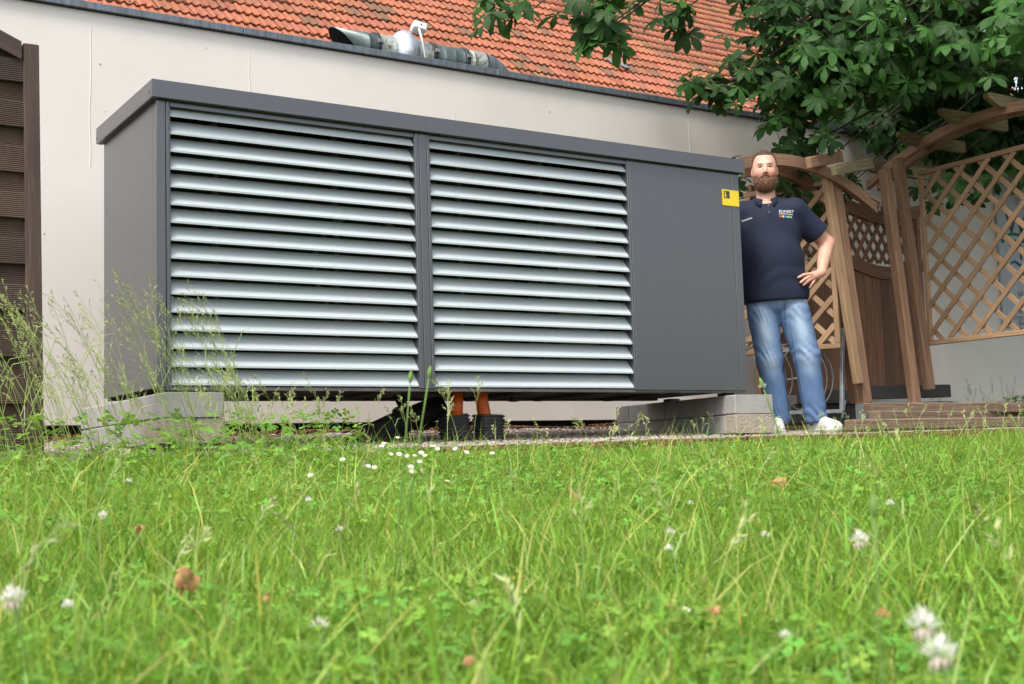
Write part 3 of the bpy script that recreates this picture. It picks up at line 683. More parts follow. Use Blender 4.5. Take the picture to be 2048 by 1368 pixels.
# ------------------------------------------------------------------ lattice panels
def lattice(name, label, A, Bv, z0, z1, spacing, parent_thing=None, tilt=0.0, slope=1.0, gap0=0):
    """panel from ground point A (x,y) along Bv; z0..z1"""
    A = Vector((A[0], A[1], 0)); Bv = Vector((Bv[0], Bv[1], 0)); L = Bv.length; d = Bv.normalized(); nrm = Vector((0, 0, 1)).cross(d)
    t = thing(name, label, 'lattice', tuple(A + Vector((0, 0, z0))), 'lattice panels of the pergola')
    def P(s_, z_, o_=0): return tuple(A + d * (s_ + tilt * (z1 - z_)) + nrm * o_ + Vector((0, 0, z_)))
    w_ = M['woodlat']; fw = .04
    MB().beam(P(0, z1 - fw / 2), P(L, z1 - fw / 2), .035, fw, bev=.004).build('rail', w_, t)
    MB().beam(P(0, z0 + fw / 2), P(L, z0 + fw / 2), .035, fw, bev=.004).build('rail', w_, t)
    for s_ in (fw / 2, L - fw / 2): MB().beam(P(s_, z0 + .041), P(s_, z1 - .041), fw, .034, up=tuple(nrm), bev=.004).build('stile', w_, t)
    H = z1 - z0
    for sg, off in ((1, -.008), (-1, .008)):
        c = -H
        while c < L + H:
            # line: s = c + sg*(z-z0)/slope
            lo, hi = fw * .9, L - fw * .9
            za, zb_ = z0 + fw * .9, z1 - fw * .9
            f_ = lambda z_: c + sg * (z_ - z0) / slope
            sa, sb = f_(za), f_(zb_)
            if not (max(sa, sb) < lo or min(sa, sb) > hi):
                g_ = lambda s_: z0 + (s_ - c) * sg * slope
                if sa < lo: za2, sa = g_(lo), lo
                elif sa > hi: za2, sa = g_(hi), hi
                else: za2 = za
                if sb < lo: zb2, sb = g_(lo), lo
                elif sb > hi: zb2, sb = g_(hi), hi
                else: zb2 = zb_
                if math.hypot(sb - sa, zb2 - za2) > .05:
                    MB().beam(P(sa, za2, off), P(sb, zb2, off), .042, .013, up=tuple(nrm), bev=.002).build('lattice_slat', w_, t)
            c += spacing
    return t
lattice('lattice_panel', 'large tan diagonal lattice panel reaching from the leaning posts to the right edge', (8.57, 6.93), (0, -1.75), 1.15, 2.62, .235, slope=.98, tilt=-.0)
lattice('lattice_panel', 'tan diagonal lattice panel half hidden behind the man', (7.20, 6.63), (-.42, 1.05), 1.07, 2.36, .215, slope=1.0)

# ------------------------------------------------------------------ pergolas
W_ = M['woodred']
pr = thing('pergola', 'tall brown pergola arch with mossy cross slats above the large lattice panel', 'pergola', (8.4, 6.6, .55))
def bracket(P, par):
    x_, y_, z_ = P
    b_ = MB().box(x_ - .052, x_ - .045, y_ - .05, y_ + .05, z_ - .13, z_).build('post_anchor', M['galv'], par)
    MB().box(x_ - .0445, x_ + .045, y_ - .0505, y_ - .0445, z_ - .13, z_).build('anchor_plate', M['galv'], b_)
    MB().tube([(x_ + .01, y_ - .05, z_ - .04), (x_ + .01, y_ - .064, z_ - .04)], .012, 6).build('bolt', M['galv'], b_)
ppost = MB().beam((8.22, 6.82, .66), (8.02, 6.82, 2.56), .085, .085, up=(0, 1, 0), bev=.014).build('post', W_, pr); bracket((8.22, 6.82, .66), ppost)
MB().beam((8.50, 6.90, .78), (8.28, 6.90, 2.70), .085, .07, up=(0, 1, 0), bev=.006).build('post', W_, pr)
MB().beam((8.565, 6.96, 1.1), (8.40, 6.96, 2.66), .04, .045, up=(0, 1, 0), bev=.004).build('post_batten', M['woodlat'], pr)
def arch_y(x_, ya, yb, zend, zap, hh, ww, mat, par, name='arch_beam', axis='y'):
    v = []; uv = []; K = 25; mid = (ya + yb) / 2; h = (yb - ya) / 2
    for i in range(K):
        y_ = ya + (yb - ya) * i / (K - 1); z_ = zap - (zap - zend) * abs((y_ - mid) / h) ** 2
        for (a_, b_) in ((-ww / 2, -hh), (ww / 2, -hh), (ww / 2, 0), (-ww / 2, 0)):
            v.append((x_ + a_, y_, z_ + b_) if axis == 'y' else (y_, x_ + a_, z_ + b_)); uv.append((y_, a_ + b_))
    f = [(i * 4 + j, i * 4 + (j + 1) % 4, i * 4 + 4 + (j + 1) % 4, i * 4 + 4 + j) for i in range(K - 1) for j in range(4)] + [(3, 2, 1, 0), tuple(range((K - 1) * 4, K * 4))]
    return mk(name, v, f, mat, par, uv=uv)
MB().beam((8.40, 5.12, .42), (8.40, 5.12, 2.66), .085, .085, up=(0, 1, 0), bev=.014).build('post', W_, pr)
arch_y(8.33, 4.75, 7.27, 2.585, 2.90, .075, .045, W_, pr)
arch_y(8.46, 4.75, 7.27, 2.585, 2.90, .075, .045, W_, pr)
for yy in (7.12, 6.72, 6.30, 5.88, 5.46, 5.05):
    z_ = 2.90 - .315 * abs((yy - 6.01) / 1.26) ** 2
    xa = 8.33 - .24
    v = []
    for y2 in (yy - .022, yy + .022):
        v += [(xa, y2, z_ + .055), (xa, y2, z_ + .02), (xa + .13, y2, z_ - .035), (8.9, y2, z_ - .035), (8.9, y2, z_ + .06), (xa + .02, y2, z_ + .06)]
    f = [(0, 1, 2, 3, 4, 5), (11, 10, 9, 8, 7, 6)] + [(i, i + 6, (i + 1) % 6 + 6, (i + 1) % 6) for i in range(6)]
    mk('cross_slat', v, f, M['woodmoss'], pr, uv=[(p[0], p[2] + p[1]) for p in v])

p2 = thing('pergola', 'low weathered pergola arch with broken end standing directly behind the man', 'pergola', (7.2, 6.6, .5))
MB().beam((7.31, 6.58, .80), (7.085, 6.58, 2.40), .075, .05, up=(0, 1, 0), bev=.006).build('post', M['woodlat'], p2)
ppost = MB().beam((7.415, 6.62, .655), (7.20, 6.62, 2.40), .085, .085, up=(0, 1, 0), bev=.008).build('post', W_, p2); bracket((7.415, 6.62, .655), ppost)
MB().beam((7.52, 6.80, .66), (7.32, 6.80, 2.40), .075, .075, up=(0, 1, 0), bev=.008).build('post', M['woodbrown'], p2)
arch_y(6.56, 5.75, 7.58, 2.20, 2.475, .085, .05, W_, p2, axis='x')
arch_y(6.78, 5.75, 7.50, 2.20, 2.475, .085, .05, M['woodbrown'], p2, axis='x')
for (a_, b_, wd_) in (((6.77, 6.45, 2.405), (7.30, 6.62, 2.545), W_), ((6.93, 6.36, 2.345), (7.50, 6.50, 2.485), M['woodmoss']), ((6.40, 6.75, 2.36), (7.25, 6.80, 2.57), M['woodbrown'])):
    MB().beam(a_, b_, .045, .085, bev=.006).build('cross_slat', wd_, p2)
for k in range(5):    # splintered beam end
    MB().beam((7.50 + random.uniform(0, .02), 6.53 + .015 * k, 2.235 - .012 * k), (7.60 + random.uniform(0, .05), 6.53 + .015 * k, 2.20 - .01 * k), .018, .022, bev=.004).build('splinter', M['sleeper'], p2)

# ------------------------------------------------------------------ sleepers in front of the pergola
def sleeper(p0, p1, w_, h_, lb):
    o = MB().beam(p0, p1, w_, h_, bev=.008).build('timber_sleeper', M['sleeper'], None, origin=p0); tag(o, lb, 'timber', 'old timbers lying before the pergola')
sleeper((6.12, 5.60, .462), (9.8, 5.52, .47), .10, .072, 'lowest brown timber lying on the ground along the path edge')
sleeper((6.80, 6.0, .528), (8.9, 6.42, .53), .10, .085, 'weathered timber lying askew with its sawn end toward the man')
sleeper((7.15, 6.36, .605), (10.2, 6.25, .60), .09, .08, 'rear timber lying level behind the askew one')

# ------------------------------------------------------------------ bicycle stand
bs = thing('bicycle_stand', 'grey galvanised bicycle stand with wheel loops behind the legs of the man', 'bike rack', (7.0, 6.85, .55))
g = M['galv']
MB().beam((6.70, 7.05, 1.02), (7.36, 6.75, 1.18), .03, .03).build('top_bar', g, bs)
MB().beam((7.36, 6.75, 1.24), (7.27, 6.72, .60), .03, .03, up=(0, 1, 0)).build('leg', g, bs)
MB().beam((6.70, 7.00, .60), (7.27, 6.72, .60), .03, .03).build('base_bar', g, bs)
MB().beam((6.75, 6.98, .83), (6.98, 6.88, .86), .012, .012).build('tie_bar', g, bs)
for (c_, r_) in (((6.68, 7.02), .27), ((6.74, 6.99), .25), ((6.98, 6.88), .26), ((7.04, 6.85), .24)):
    MB().tube([(c_[0] + r_ * math.cos(t_) * .75, c_[1] - r_ * math.cos(t_) * .45, .86 + r_ * 1.05 * math.sin(t_)) for t_ in [i * math.pi / 14 for i in range(29)]], .0065, 8, cap=False).build('wheel_loop', M['frame'], bs, smooth=True)

# ------------------------------------------------------------------ sign on the wall, mostly outside the frame
sg = thing('wall_sign', 'pale board with dark lettering hung on the wall behind the large lattice panel', 'sign', (11.3, 7.88, 1.5))
bd = MB().box(10.87, 12.0, 7.865, 7.885, 1.48, 2.93).build('board', M['signb'], sg)
def wtext(s, x_, z_, size, mat):
    v, f = text_arrays(s, size); mk('lettering', [(x_ + p[0], 7.8635, z_ + p[1]) for p in v], f, mat, bd)
wtext('Wi', 10.99, 2.42, .34, M['ink']); wtext('Te', 11.12, 2.17, .30, M['ink'])
wtext('albetri', 11.10, 2.00, .11, M['ink']); wtext('lie', 11.24, 1.90, .10, M['ink']); wtext('us zu', 11.12, 1.80, .10, M['ink']); wtext('– p', 11.22, 1.71, .09, M['ink'])
wtext('Wiehen', 11.02, 1.62, .085, M['ink']); wtext('Gren . 36', 11.02, 1.56, .075, M['ink']); wtext('Bad H', 11.1, 1.505, .075, M['ink'])
MB().tube([(11.15 + .22 * math.cos(t_), 7.862, 2.33 + .1 * math.sin(t_)) for t_ in [i * math.pi / 10 for i in range(11)]], .016, 6).build('green_arc', pal('sign_green', rgb(.02, .22, .12)), bd)
MB().tube([(11.05 + .05 * i, 7.862, 2.13 + .02 * math.sin(i * 1.6)) for i in range(12)], .012, 6).build('blue_wave', pal('sign_blue', rgb(.03, .12, .35)), bd)
for k in range(7):
    a_ = math.pi * (.1 + .8 * k / 6); MB().beam((11.28 + .08 * math.cos(a_), 7.862, 2.72 + .08 * math.sin(a_)), (11.28 + .14 * math.cos(a_), 7.862, 2.72 + .14 * math.sin(a_)), .012, .003, up=(0, 1, 0)).build('sun_ray', pal('sign_ochre', rgb(.40, .26, .05)), bd)

# ------------------------------------------------------------------ horse chestnut
r2 = np.random.default_rng(21)
def leaflet_sections(kind):
    if kind == 'fine': return [(0, .015), (.22, .075), (.45, .155), (.66, .21), (.80, .185), (.92, .09), (1.0, .0)]
    return [(0, .015), (.45, .155), (.75, .21), (1.0, .0)]
def leaflet(L, ang, droop, kind, fold=.25, rs=None):
    v = []; f = []; secs = leaflet_sections(kind)
    ca, sa = math.cos(ang), math.sin(ang)
    for i, (t_, w_) in enumerate(secs):
        rr = L * t_; z = -droop * L * t_ ** 1.7 + .05 * L * math.sin(t_ * 3)
        hz = w_ * L * fold
        for (o_, zz) in ((-w_ * L, hz * .6), (0, 0), (w_ * L, hz * .6)):
            v.append((rr * ca - o_ * sa, rr * sa + o_ * ca, z + zz))
    for i in range(len(secs) - 1):
        b_ = i * 3; f += [(b_, b_ + 1, b_ + 4, b_ + 3), (b_ + 1, b_ + 2, b_ + 5, b_ + 4)]
    return v, f
def compound(kind, seed):
    rr = random.Random(seed); v = []; f = []; n_ = rr.choice([5, 7, 7])
    for k in range(n_):
        u_ = (k - (n_ - 1) / 2) / ((n_ - 1) / 2)
        L = (.17 - .055 * abs(u_) ** 1.3) * rr.uniform(.9, 1.1)
        vv, ff = leaflet(L, u_ * rad(118) + rr.uniform(-.08, .08), rr.uniform(.18, .55), kind)
        b_ = len(v); v += vv; f += [tuple(i + b_ for i in g_) for g_ in ff]
    # petiole
    b_ = len(v); v += [(0, -.003, 0), (0, .003, 0), (-.13, .002, .03), (-.13, -.002, .03)]; f.append((b_, b_ + 1, b_ + 2, b_ + 3))
    return np.array(v), f
fine = [compound('fine', i) for i in range(8)]; coarse = [compound('coarse', 50 + i) for i in range(8)]
tree = thing('chestnut_tree', 'horse chestnut tree overhanging from the upper right with large palmate leaves', 'tree', (13.0, 4.4, float(gz(9, 4.4))))
TC = Vector((11.5, 5.0, 4.2))
clumps = [(4.17,6.56,3.24,.26,11),(4.29,6.5,3.08,.10,3),(4.83,6.4,3.22,.26,14),(4.95,6.43,3.12,.18,8),(4.80,6.45,2.98,.08,3),(5.36,6.37,3.36,.26,11),(5.5,6.42,3.26,.16,5),
 (6.13,6.86,3.0,.2,9),(6.32,6.86,2.96,.24,11),(6.58,6.92,3.10,.25,12),(6.80,6.78,3.31,.36,28),(6.83,6.65,2.97,.42,34),(6.77,6.72,2.80,.18,8),(6.85,6.43,3.13,.36,30),(7.08,6.5,2.92,.4,30),
 (7.17,6.4,3.26,.45,32),(7.24,6.13,3.19,.45,34),(7.51,6.34,3.04,.3,22),(7.72,6.16,3.35,.5,36),(7.86,6.11,3.12,.3,20),(7.94,5.8,3.2,.5,36),(8.25,5.74,3.08,.28,18),(6.53,4.48,2.81,.2,8),
 (6.98,6.85,3.72,.36,30),(7.22,6.68,3.67,.5,40),(7.62,6.43,3.69,.5,40),(8.01,6.17,3.71,.5,40),(8.4,5.93,3.66,.5,40),(7.05,6.79,2.64,.2,9),(8.17,7.35,2.9,.3,18),(8.35,7.23,3.02,.35,20),
 (7.92,7.54,2.65,.22,9),(8.21,7.36,2.56,.12,5),(8.94,7.08,3.01,.5,34),(9.31,6.85,2.95,.5,34),(9.6,6.66,2.99,.5,34),(9.34,7.21,2.81,.4,20),(8.96,7.41,3.18,.4,24),
 (6.95,6.9,2.42,.2,6),(6.55,7.0,2.35,.22,5),(7.5,6.95,2.3,.12,4)]
def leaf_frame(P, size, outward):
    # normal: outwards/up, tip direction: outwards and down
    nrm = Vector(outward) * .75 + Vector((0, 0, 1)) * r2.uniform(.25, .95) + Vector(r2.normal(0, .38, 3)); nrm.normalize()
    tip = Vector(outward) * .5 + Vector((0, 0, -1)) * r2.uniform(.5, 1.2) + Vector(r2.normal(0, .45, 3))
    tip = tip - nrm * tip.dot(nrm)
    if tip.length < 1e-3: tip = Vector((1, 0, 0)).cross(nrm)
    tip.normalize(); b_ = nrm.cross(tip)
    m3 = Matrix((tip, b_, nrm)).transposed() * size
    return m3
items = []; twigs = MB()
for (x_, y_, z_, r_, n_) in clumps:
    hub = Vector((x_, y_, z_)); anchor = hub.lerp(Vector((x_ + 1.2, y_ - .3, z_ + .8)), .8)
    twigs.tube([tuple(hub), tuple(hub.lerp(anchor, .5) + Vector((0, 0, .06))), tuple(anchor)], [.004, .008, .012], 5)
    for k in range(int(n_ * 1.35)):
        d_ = Vector(r2.normal(0, 1, 3)); d_.normalize()
        P = hub + d_ * r_ * r2.random() ** .5 * Vector((1, 1, .8)).length / 1.6
        out = Vector((-.55, -.75, 0)) + d_ * .6; out.normalize()
        items.append((P, r2.uniform(.62, .98), out, .9))
for i in range(9000):                               # the mass of the crown
    while True:
        p = r2.uniform(-1, 1, 3); l_ = np.linalg.norm(p)
        if .35 < l_ < 1: break
    P = Vector((12.3 + p[0] * 5.0, 4.9 + p[1] * 4.3, 5.5 + p[2] * 2.6))
    if P.z < 3.05 + .1 * math.sin(P.x * 5) and P.y < 9: continue
    lim = 7.25 + (P.z - 3.2) * .52 + .25 * math.sin(P.z * 3 + P.y)
    X_, Y_, D_ = inframe(P)
    if P.y < 7.4 and D_ > 0 and Y_ > np.interp(X_, [1500, 1740, 1830, 1930, 2048, 2600], [300, 275, 225, 190, 165, 140]): continue
    if P.x < lim or (D_ > 0 and X_ < 1530 + 60 * math.sin(P.z * 4) and Y_ > -300): continue
    if math.sin(P.x * 2.1) * math.sin(P.y * 1.9 + 1) * math.sin(P.z * 2.5) > .62: continue
    out = Vector((p[0], p[1], p[2] * .6)); out.normalize()
    items.append((P, r2.uniform(.75, 1.1), out, .8))
for i in range(2600):                               # lower curtain of foliage over and behind the annex wall
    P = Vector((r2.uniform(8.2, 15), r2.uniform(6.8, 9.8), r2.uniform(2.75, 5.6)))
    if P.x < 8.9 + (P.z - 3.0) * .2 + .3 * math.sin(P.z * 5): continue
    if abs(P.y - 8.0) < .35 and P.z < 3.45: continue
    if P.y > 8.1 and P.z < 3.4: continue
    if math.sin(P.x * 3.1 + P.z) * math.sin(P.y * 2.7) * math.sin(P.z * 3.3 + 1) > .45: continue
    items.append((P, r2.uniform(.9, 1.25), Vector((-.5, -.8, .1)), .8))
for i in range(450):                                # upper bough reaching left over the annex, above the photo
    P = Vector((r2.uniform(4.6, 9.5), r2.uniform(6.2, 8.6), r2.uniform(3.9, 6.0)))
    X_, Y_, D_ = inframe(P)
    if Y_ > -90 or P.x < 5.0 + .5 * math.sin(P.z * 4 + P.y): continue
    items.append((P, r2.uniform(.9, 1.3), Vector((-.5, -.7, .2)), .8))
for i in range(1100):                               # foliage hanging before the top of the wall behind the large lattice
    P = Vector((r2.uniform(8.75, 12.6), r2.uniform(6.95, 7.8), r2.uniform(2.62, 3.7)))
    if P.z < 2.62 + .35 * max(0, 9.2 - P.x) + .12 * math.sin(P.x * 7): continue
    items.append((P, r2.uniform(.9, 1.2), Vector((-.5, -.8, .1)), .8))
def hangs_too_low(P):
    X_, Y_, D_ = inframe(P)
    if D_ < .1: return False
    if P.y < 7.3: lim_ = np.interp(X_, [900, 1350, 1450, 1520, 1600, 1700, 1800, 1900, 2048, 2300], [140, 200, 215, 250, 255, 215, 190, 175, 140, 100])
    else: lim_ = np.interp(X_, [1500, 1650, 1740, 1850, 1900, 2048, 2300], [120, 240, 275, 290, 325, 335, 335])
    return Y_ > lim_
items = [it for k_, it in enumerate(items) if it[3] == .9 and it[0].z < 2.7 or not hangs_too_low(it[0])]
# 290 leaves that show largest become parts
sc_ = []
for i, it in enumerate(items):
    X_, Y_, D_ = inframe(it[0])
    sc_.append((0 if (-20 < X_ < 2068 and -30 < Y_ < 420) else 1, D_, i))
sc_.sort(); single = set(s_[2] for s_ in sc_[:290])
lm = []
for k, (v, f) in enumerate(fine):
    for j in range(3):
        me = bpy.data.meshes.new('leaf'); me.from_pydata(v.tolist(), [], f); me.materials.append(M['leaf'])
        b_ = (.85, 1.1, 1.5)[j]; c4 = np.tile([b_, b_ * (1.0 + .05 * j), b_ * .95, 1], (len(v), 1)); ca = me.color_attributes.new("tint", 'FLOAT_COLOR', 'POINT'); ca.data.foreach_set("color", c4.astype(np.float32).ravel())
        me.polygons.foreach_set("use_smooth", np.ones(len(me.polygons), dtype=bool)); me.update(); lm.append(me)
AV = []; AF = []; AC = []; cnt = 0
tl = Vector(tree.location)
for i, (P, s_, out, d_) in enumerate(items):
    m3 = leaf_frame(P, s_, out)
    if i in single:
        o = link_mesh('leaf', lm[int(r2.integers(0, 24))], tree); m4 = m3.to_4x4(); m4.translation = P - tl; o.matrix_local = m4
    else:
        v, f = coarse[int(r2.integers(0, 8))]
        A = v @ np.array(m3).T + np.array(P); AV.append(A); AF.append(np.array(f, dtype=np.int32) + cnt); cnt += len(A)
        b_ = r2.uniform(.75, 1.25); AC.append(np.tile([b_, b_ * r2.uniform(.95, 1.12), b_, 1], (len(A), 1)))
fo = mk('foliage', np.concatenate(AV), np.concatenate(AF), M['leaf'], tree, smooth=True, col=np.concatenate(AC)); tag(fo, kind='stuff')
tag(twigs.build('twigs', M['barkt'], tree, smooth=True), kind='stuff')
tz = float(gz(9, 4.4))
MB().tube([(13.0, 4.4, tz - .1), (12.98, 4.42, 1.2), (12.9, 4.5, 2.4), (12.7, 4.7, 3.8), (12.6, 4.8, 5.6), (12.4, 5, 7.2)], [.36, .28, .25, .22, .13, .05], 18).build('trunk', M['barkt'], tree, smooth=True)
for (a_, b_, c_) in (((12.8, 4.6, 3.0), (10.2, 5.6, 4.0), (7.6, 6.4, 3.75)), ((12.7, 4.7, 3.6), (10.4, 6.6, 4.4), (9.2, 7.2, 3.4)), ((12.7, 4.7, 3.4), (9.6, 4.8, 4.5), (5.4, 6.35, 3.75)), ((12.6, 4.8, 4.6), (13.6, 6.6, 6.2), (14, 7.6, 7)), ((12.6, 4.8, 4.4), (13.2, 2.6, 5.8), (13.4, 1.4, 6.4)), ((9.6, 5.6, 4.3), (7.8, 6.4, 3.4), (6.2, 6.85, 3.02))):
    pts = [Vector(a_).lerp(Vector(b_), t_).lerp(Vector(b_).lerp(Vector(c_), t_), t_) for t_ in np.linspace(0, 1, 9)]
    MB().tube([tuple(p_) for p_ in pts], list(np.linspace(.10, .012, 9)), 10).build('limb', M['barkt'], tree, smooth=True)

# ------------------------------------------------------------------ grass
def blades(n, X, Y, H, Wd, lean, curl, tint, name, mat, base=None, seed=1, azi=None):
    r = np.random.default_rng(seed)
    a = r.uniform(0, 2 * math.pi, n) if azi is None else azi
    dx, dy = np.cos(a), np.sin(a); fa = a + math.pi / 2 + r.normal(0, .9, n); wx, wy = np.cos(fa) * Wd / 2, np.sin(fa) * Wd / 2
    Z0 = gz(X, Y) - .004 if base is None else base
    ts = np.array([0, .38, .72, 1.0]); wf = np.array([.75, 1, .72, 0])
    V = np.zeros((n, 7, 3)); k = 0
    for t_, w_ in zip(ts, wf):
        off = lean * H * t_ + curl * H * t_ ** 2.2; z = Z0 + H * t_ * (1 - .28 * curl * t_)
        cx_, cy_ = X + dx * off, Y + dy * off
        if t_ < 1:
            V[:, k] = np.stack([cx_ - wx * w_, cy_ - wy * w_, z], -1); V[:, k + 1] = np.stack([cx_ + wx * w_, cy_ + wy * w_, z], -1); k += 2
        else: V[:, k] = np.stack([cx_, cy_, z], -1)
    fq = np.array([(0, 1, 3), (0, 3, 2), (2, 3, 5), (2, 5, 4), (4, 5, 6)])
    F = (fq[None] + np.arange(n)[:, None, None] * 7).reshape(-1, 3)
    grad = np.array([.80, .80, .95, .95, 1.05, 1.05, 1.1])
    C = np.repeat(tint[:, None, :], 7, 1).copy()
    return V.reshape(-1, 3), F, C.reshape(-1, 4)
FW = (-.539, -.837)   # minus forward; forward on the ground is (.539,.837)
def wedge(n, d0, d1, half=.50, seed=0, p=1.0):
    r = np.random.default_rng(seed); u_ = r.random(n)
    d = np.sqrt(d0 ** 2 + (d1 ** 2 - d0 ** 2) * u_ ** p); a = math.atan2(.837, .539) + r.uniform(-half, half, n)
    x_, y_ = d * np.cos(a), d * np.sin(a); return x_, y_
def gtint(n, seed, dry=.07, lo=.7, hi=1.25):
    r = np.random.default_rng(seed); b_ = r.uniform(lo, hi, n) ** 1.3
    c = np.stack([b_ * r.uniform(.85, 1.25, n), b_, b_ * r.uniform(.7, 1.2, n), np.ones(n)], -1)
    k = r.random(n) < dry; c[k, 0] *= 2.1; c[k, 1] *= 1.25; c[k, 2] *= 2.6
    return c
def nf(x_, y_, s=1.0): return .5 + .25 * (np.sin(x_ * 3.1 * s + y_ * 1.7 * s) + np.sin(x_ * 1.3 * s - y_ * 4.1 * s + 1.3) * np.sin(y_ * 2.2 * s + x_))
parts = []
def add_blades(n, d0, d1, seed, hlo, hhi, wlo, whi, dry=.07, half=.60, p=1.0, lo=.7, hi=1.25):
    x_, y_ = wedge(n, d0, d1, half, seed, p); r = np.random.default_rng(seed + 100)
    edge = 5.02 + .05 * np.sin(x_ * 7) ; thin = r.random(n) < np.where(y_ > 4.55, np.where(x_ > 2.6, np.clip((5.0 - y_) / .45, .04, 1) ** 1.6, .9), 1)
    bare = (x_ > 2.55) & (x_ < 6.2) & (y_ > 4.62 + .12 * np.sin(x_ * 5)) & (r.random(n) < .86)
    k = (y_ < edge) & thin & ~bare; x_, y_ = x_[k], y_[k]; n = len(x_)
    hh = r.uniform(hlo, hhi, n) * (.7 + .6 * nf(x_, y_)) * np.where((x_ > 2.3) & (x_ < 6.2), np.clip(1.25 - (y_ - 3.9) * .75, .5, 1), 1)
    parts.append(blades(n, x_, y_, hh, r.uniform(wlo, whi, n), np.abs(r.normal(.28, .25, n)), np.abs(r.normal(.25, .35, n)), gtint(n, seed + 7, dry, lo, hi), '', None, seed=seed + 3))
add_blades(31000, .30, 1.5, 1, .030, .075, .0018, .0038)
add_blades(62000, 1.4, 3.2, 2, .030, .072, .0018, .0040)
add_blades(108000, 3.0, 7.9, 3, .028, .065, .0024, .0050)
add_blades(9000, .35, 7.9, 4, .075, .135, .0022, .0042, dry=.12, p=1.2)
add_blades(4600, .45, 7.9, 5, .09, .19, .0018, .0034, dry=.42, p=1.1)
add_blades(60000, .4, 9, 6, .03, .07, .004, .008, half=1.5)
V = []; F = []; C4 = []; c = 0
for (v, f, c4) in parts: V.append(v); F.append(f + c); C4.append(c4); c += len(v)
tag(mk('grass', np.concatenate(V), np.concatenate(F), M['grass'], col=np.concatenate(C4)), kind='stuff')

# clover leaves
def trefoils(n, X, Y, H, R_, tint, seed, zf=None):
    r = np.random.default_rng(seed); Z = gz(X, Y) + H
    a0 = r.uniform(0, 6.28, n); tx, ty = r.normal(0, .35, n), r.normal(0, .35, n)
    prof = np.array([(0, 0), (.45, .42), (.95, .50), (1.12, .22), (1.02, 0), (1.12, -.22), (.95, -.50), (.45, -.42)])
    VV = []; 
    for k in range(3):
        a = a0 + k * 2.094; ca, sa = np.cos(a), np.sin(a)
        px = prof[:, 0][None] * R_[:, None]; py = prof[:, 1][None] * R_[:, None]
        lx = px * ca[:, None] - py * sa[:, None]; ly = px * sa[:, None] + py * ca[:, None]
        lz = lx * tx[:, None] + ly * ty[:, None] + .25 * np.abs(py) - .12 * px
        VV.append(np.stack([X[:, None] + lx, Y[:, None] + ly, Z[:, None] + lz], -1))
    V = np.concatenate(VV, 1)                         # n,24,3
    # stem
    fq = []
    for k in range(3):
        b_ = k * 8; fq += [(b_, b_ + 1, b_ + 2), (b_, b_ + 2, b_ + 3), (b_, b_ + 3, b_ + 4), (b_, b_ + 4, b_ + 5), (b_, b_ + 5, b_ + 6), (b_, b_ + 6, b_ + 7)]
    F = (np.array(fq)[None] + np.arange(n)[:, None, None] * 24).reshape(-1, 3)
    shade = np.array([1.35, 1, 1, 1, 1, 1, 1, 1] * 3)
    C = np.repeat(tint[:, None, :], 24, 1).copy(); C[..., :3] *= shade[None, :, None]
    return V.reshape(-1, 3), F, C.reshape(-1, 4)
V = []; F = []; C4 = []; c = 0
for (n, d0, d1, sd, h0, h1, r0, r1, cond) in ((5200, .35, 2.6, 31, .015, .055, .006, .011, 0), (14000, 2.4, 7.8, 32, .02, .065, .007, .012, 0), (2600, 4.0, 6.6, 33, .03, .10, .012, .020, 1), (1100, 4.6, 6.6, 34, .08, .20, .016, .024, 2)):
    x_, y_ = wedge(n * 2, d0, d1, .5, sd, 1.0); r = np.random.default_rng(sd)
    X_ = .842 * x_ - .538 * y_; Dp = .539 * x_ + .837 * y_; sx_ = X_ / Dp
    dens = np.clip(nf(x_, y_, 3.1) * .8 - .02, .18, .6) if cond == 0 else ((sx_ < -.12) & (y_ > (3.9 if cond == 1 else 4.5)) & (x_ < 2.6)).astype(float)
    k = (r.random(2 * n) < dens) & (y_ < (5.45 if cond == 2 else 5.05)) & (y_ > -1) & ~((y_ > 4.6) & (x_ > 2.7)); x_, y_ = x_[k][:n], y_[k][:n]; m_ = len(x_)
    if cond == 2: y_ = y_ * 1.0
    b_ = r.uniform(.75, 1.3, m_); t_ = np.stack([b_ * r.uniform(.8, 1.5, m_), b_, b_ * r.uniform(.8, 1.2, m_), np.ones(m_)], -1)
    v, f, c4 = trefoils(m_, x_, y_, r.uniform(h0, h1, m_), r.uniform(r0, r1, m_), t_, sd)
    V.append(v); F.append(f + c); C4.append(c4); c += len(v)
tag(mk('clover_leaves', np.concatenate(V), np.concatenate(F), M['clover'], col=np.concatenate(C4)), kind='stuff')

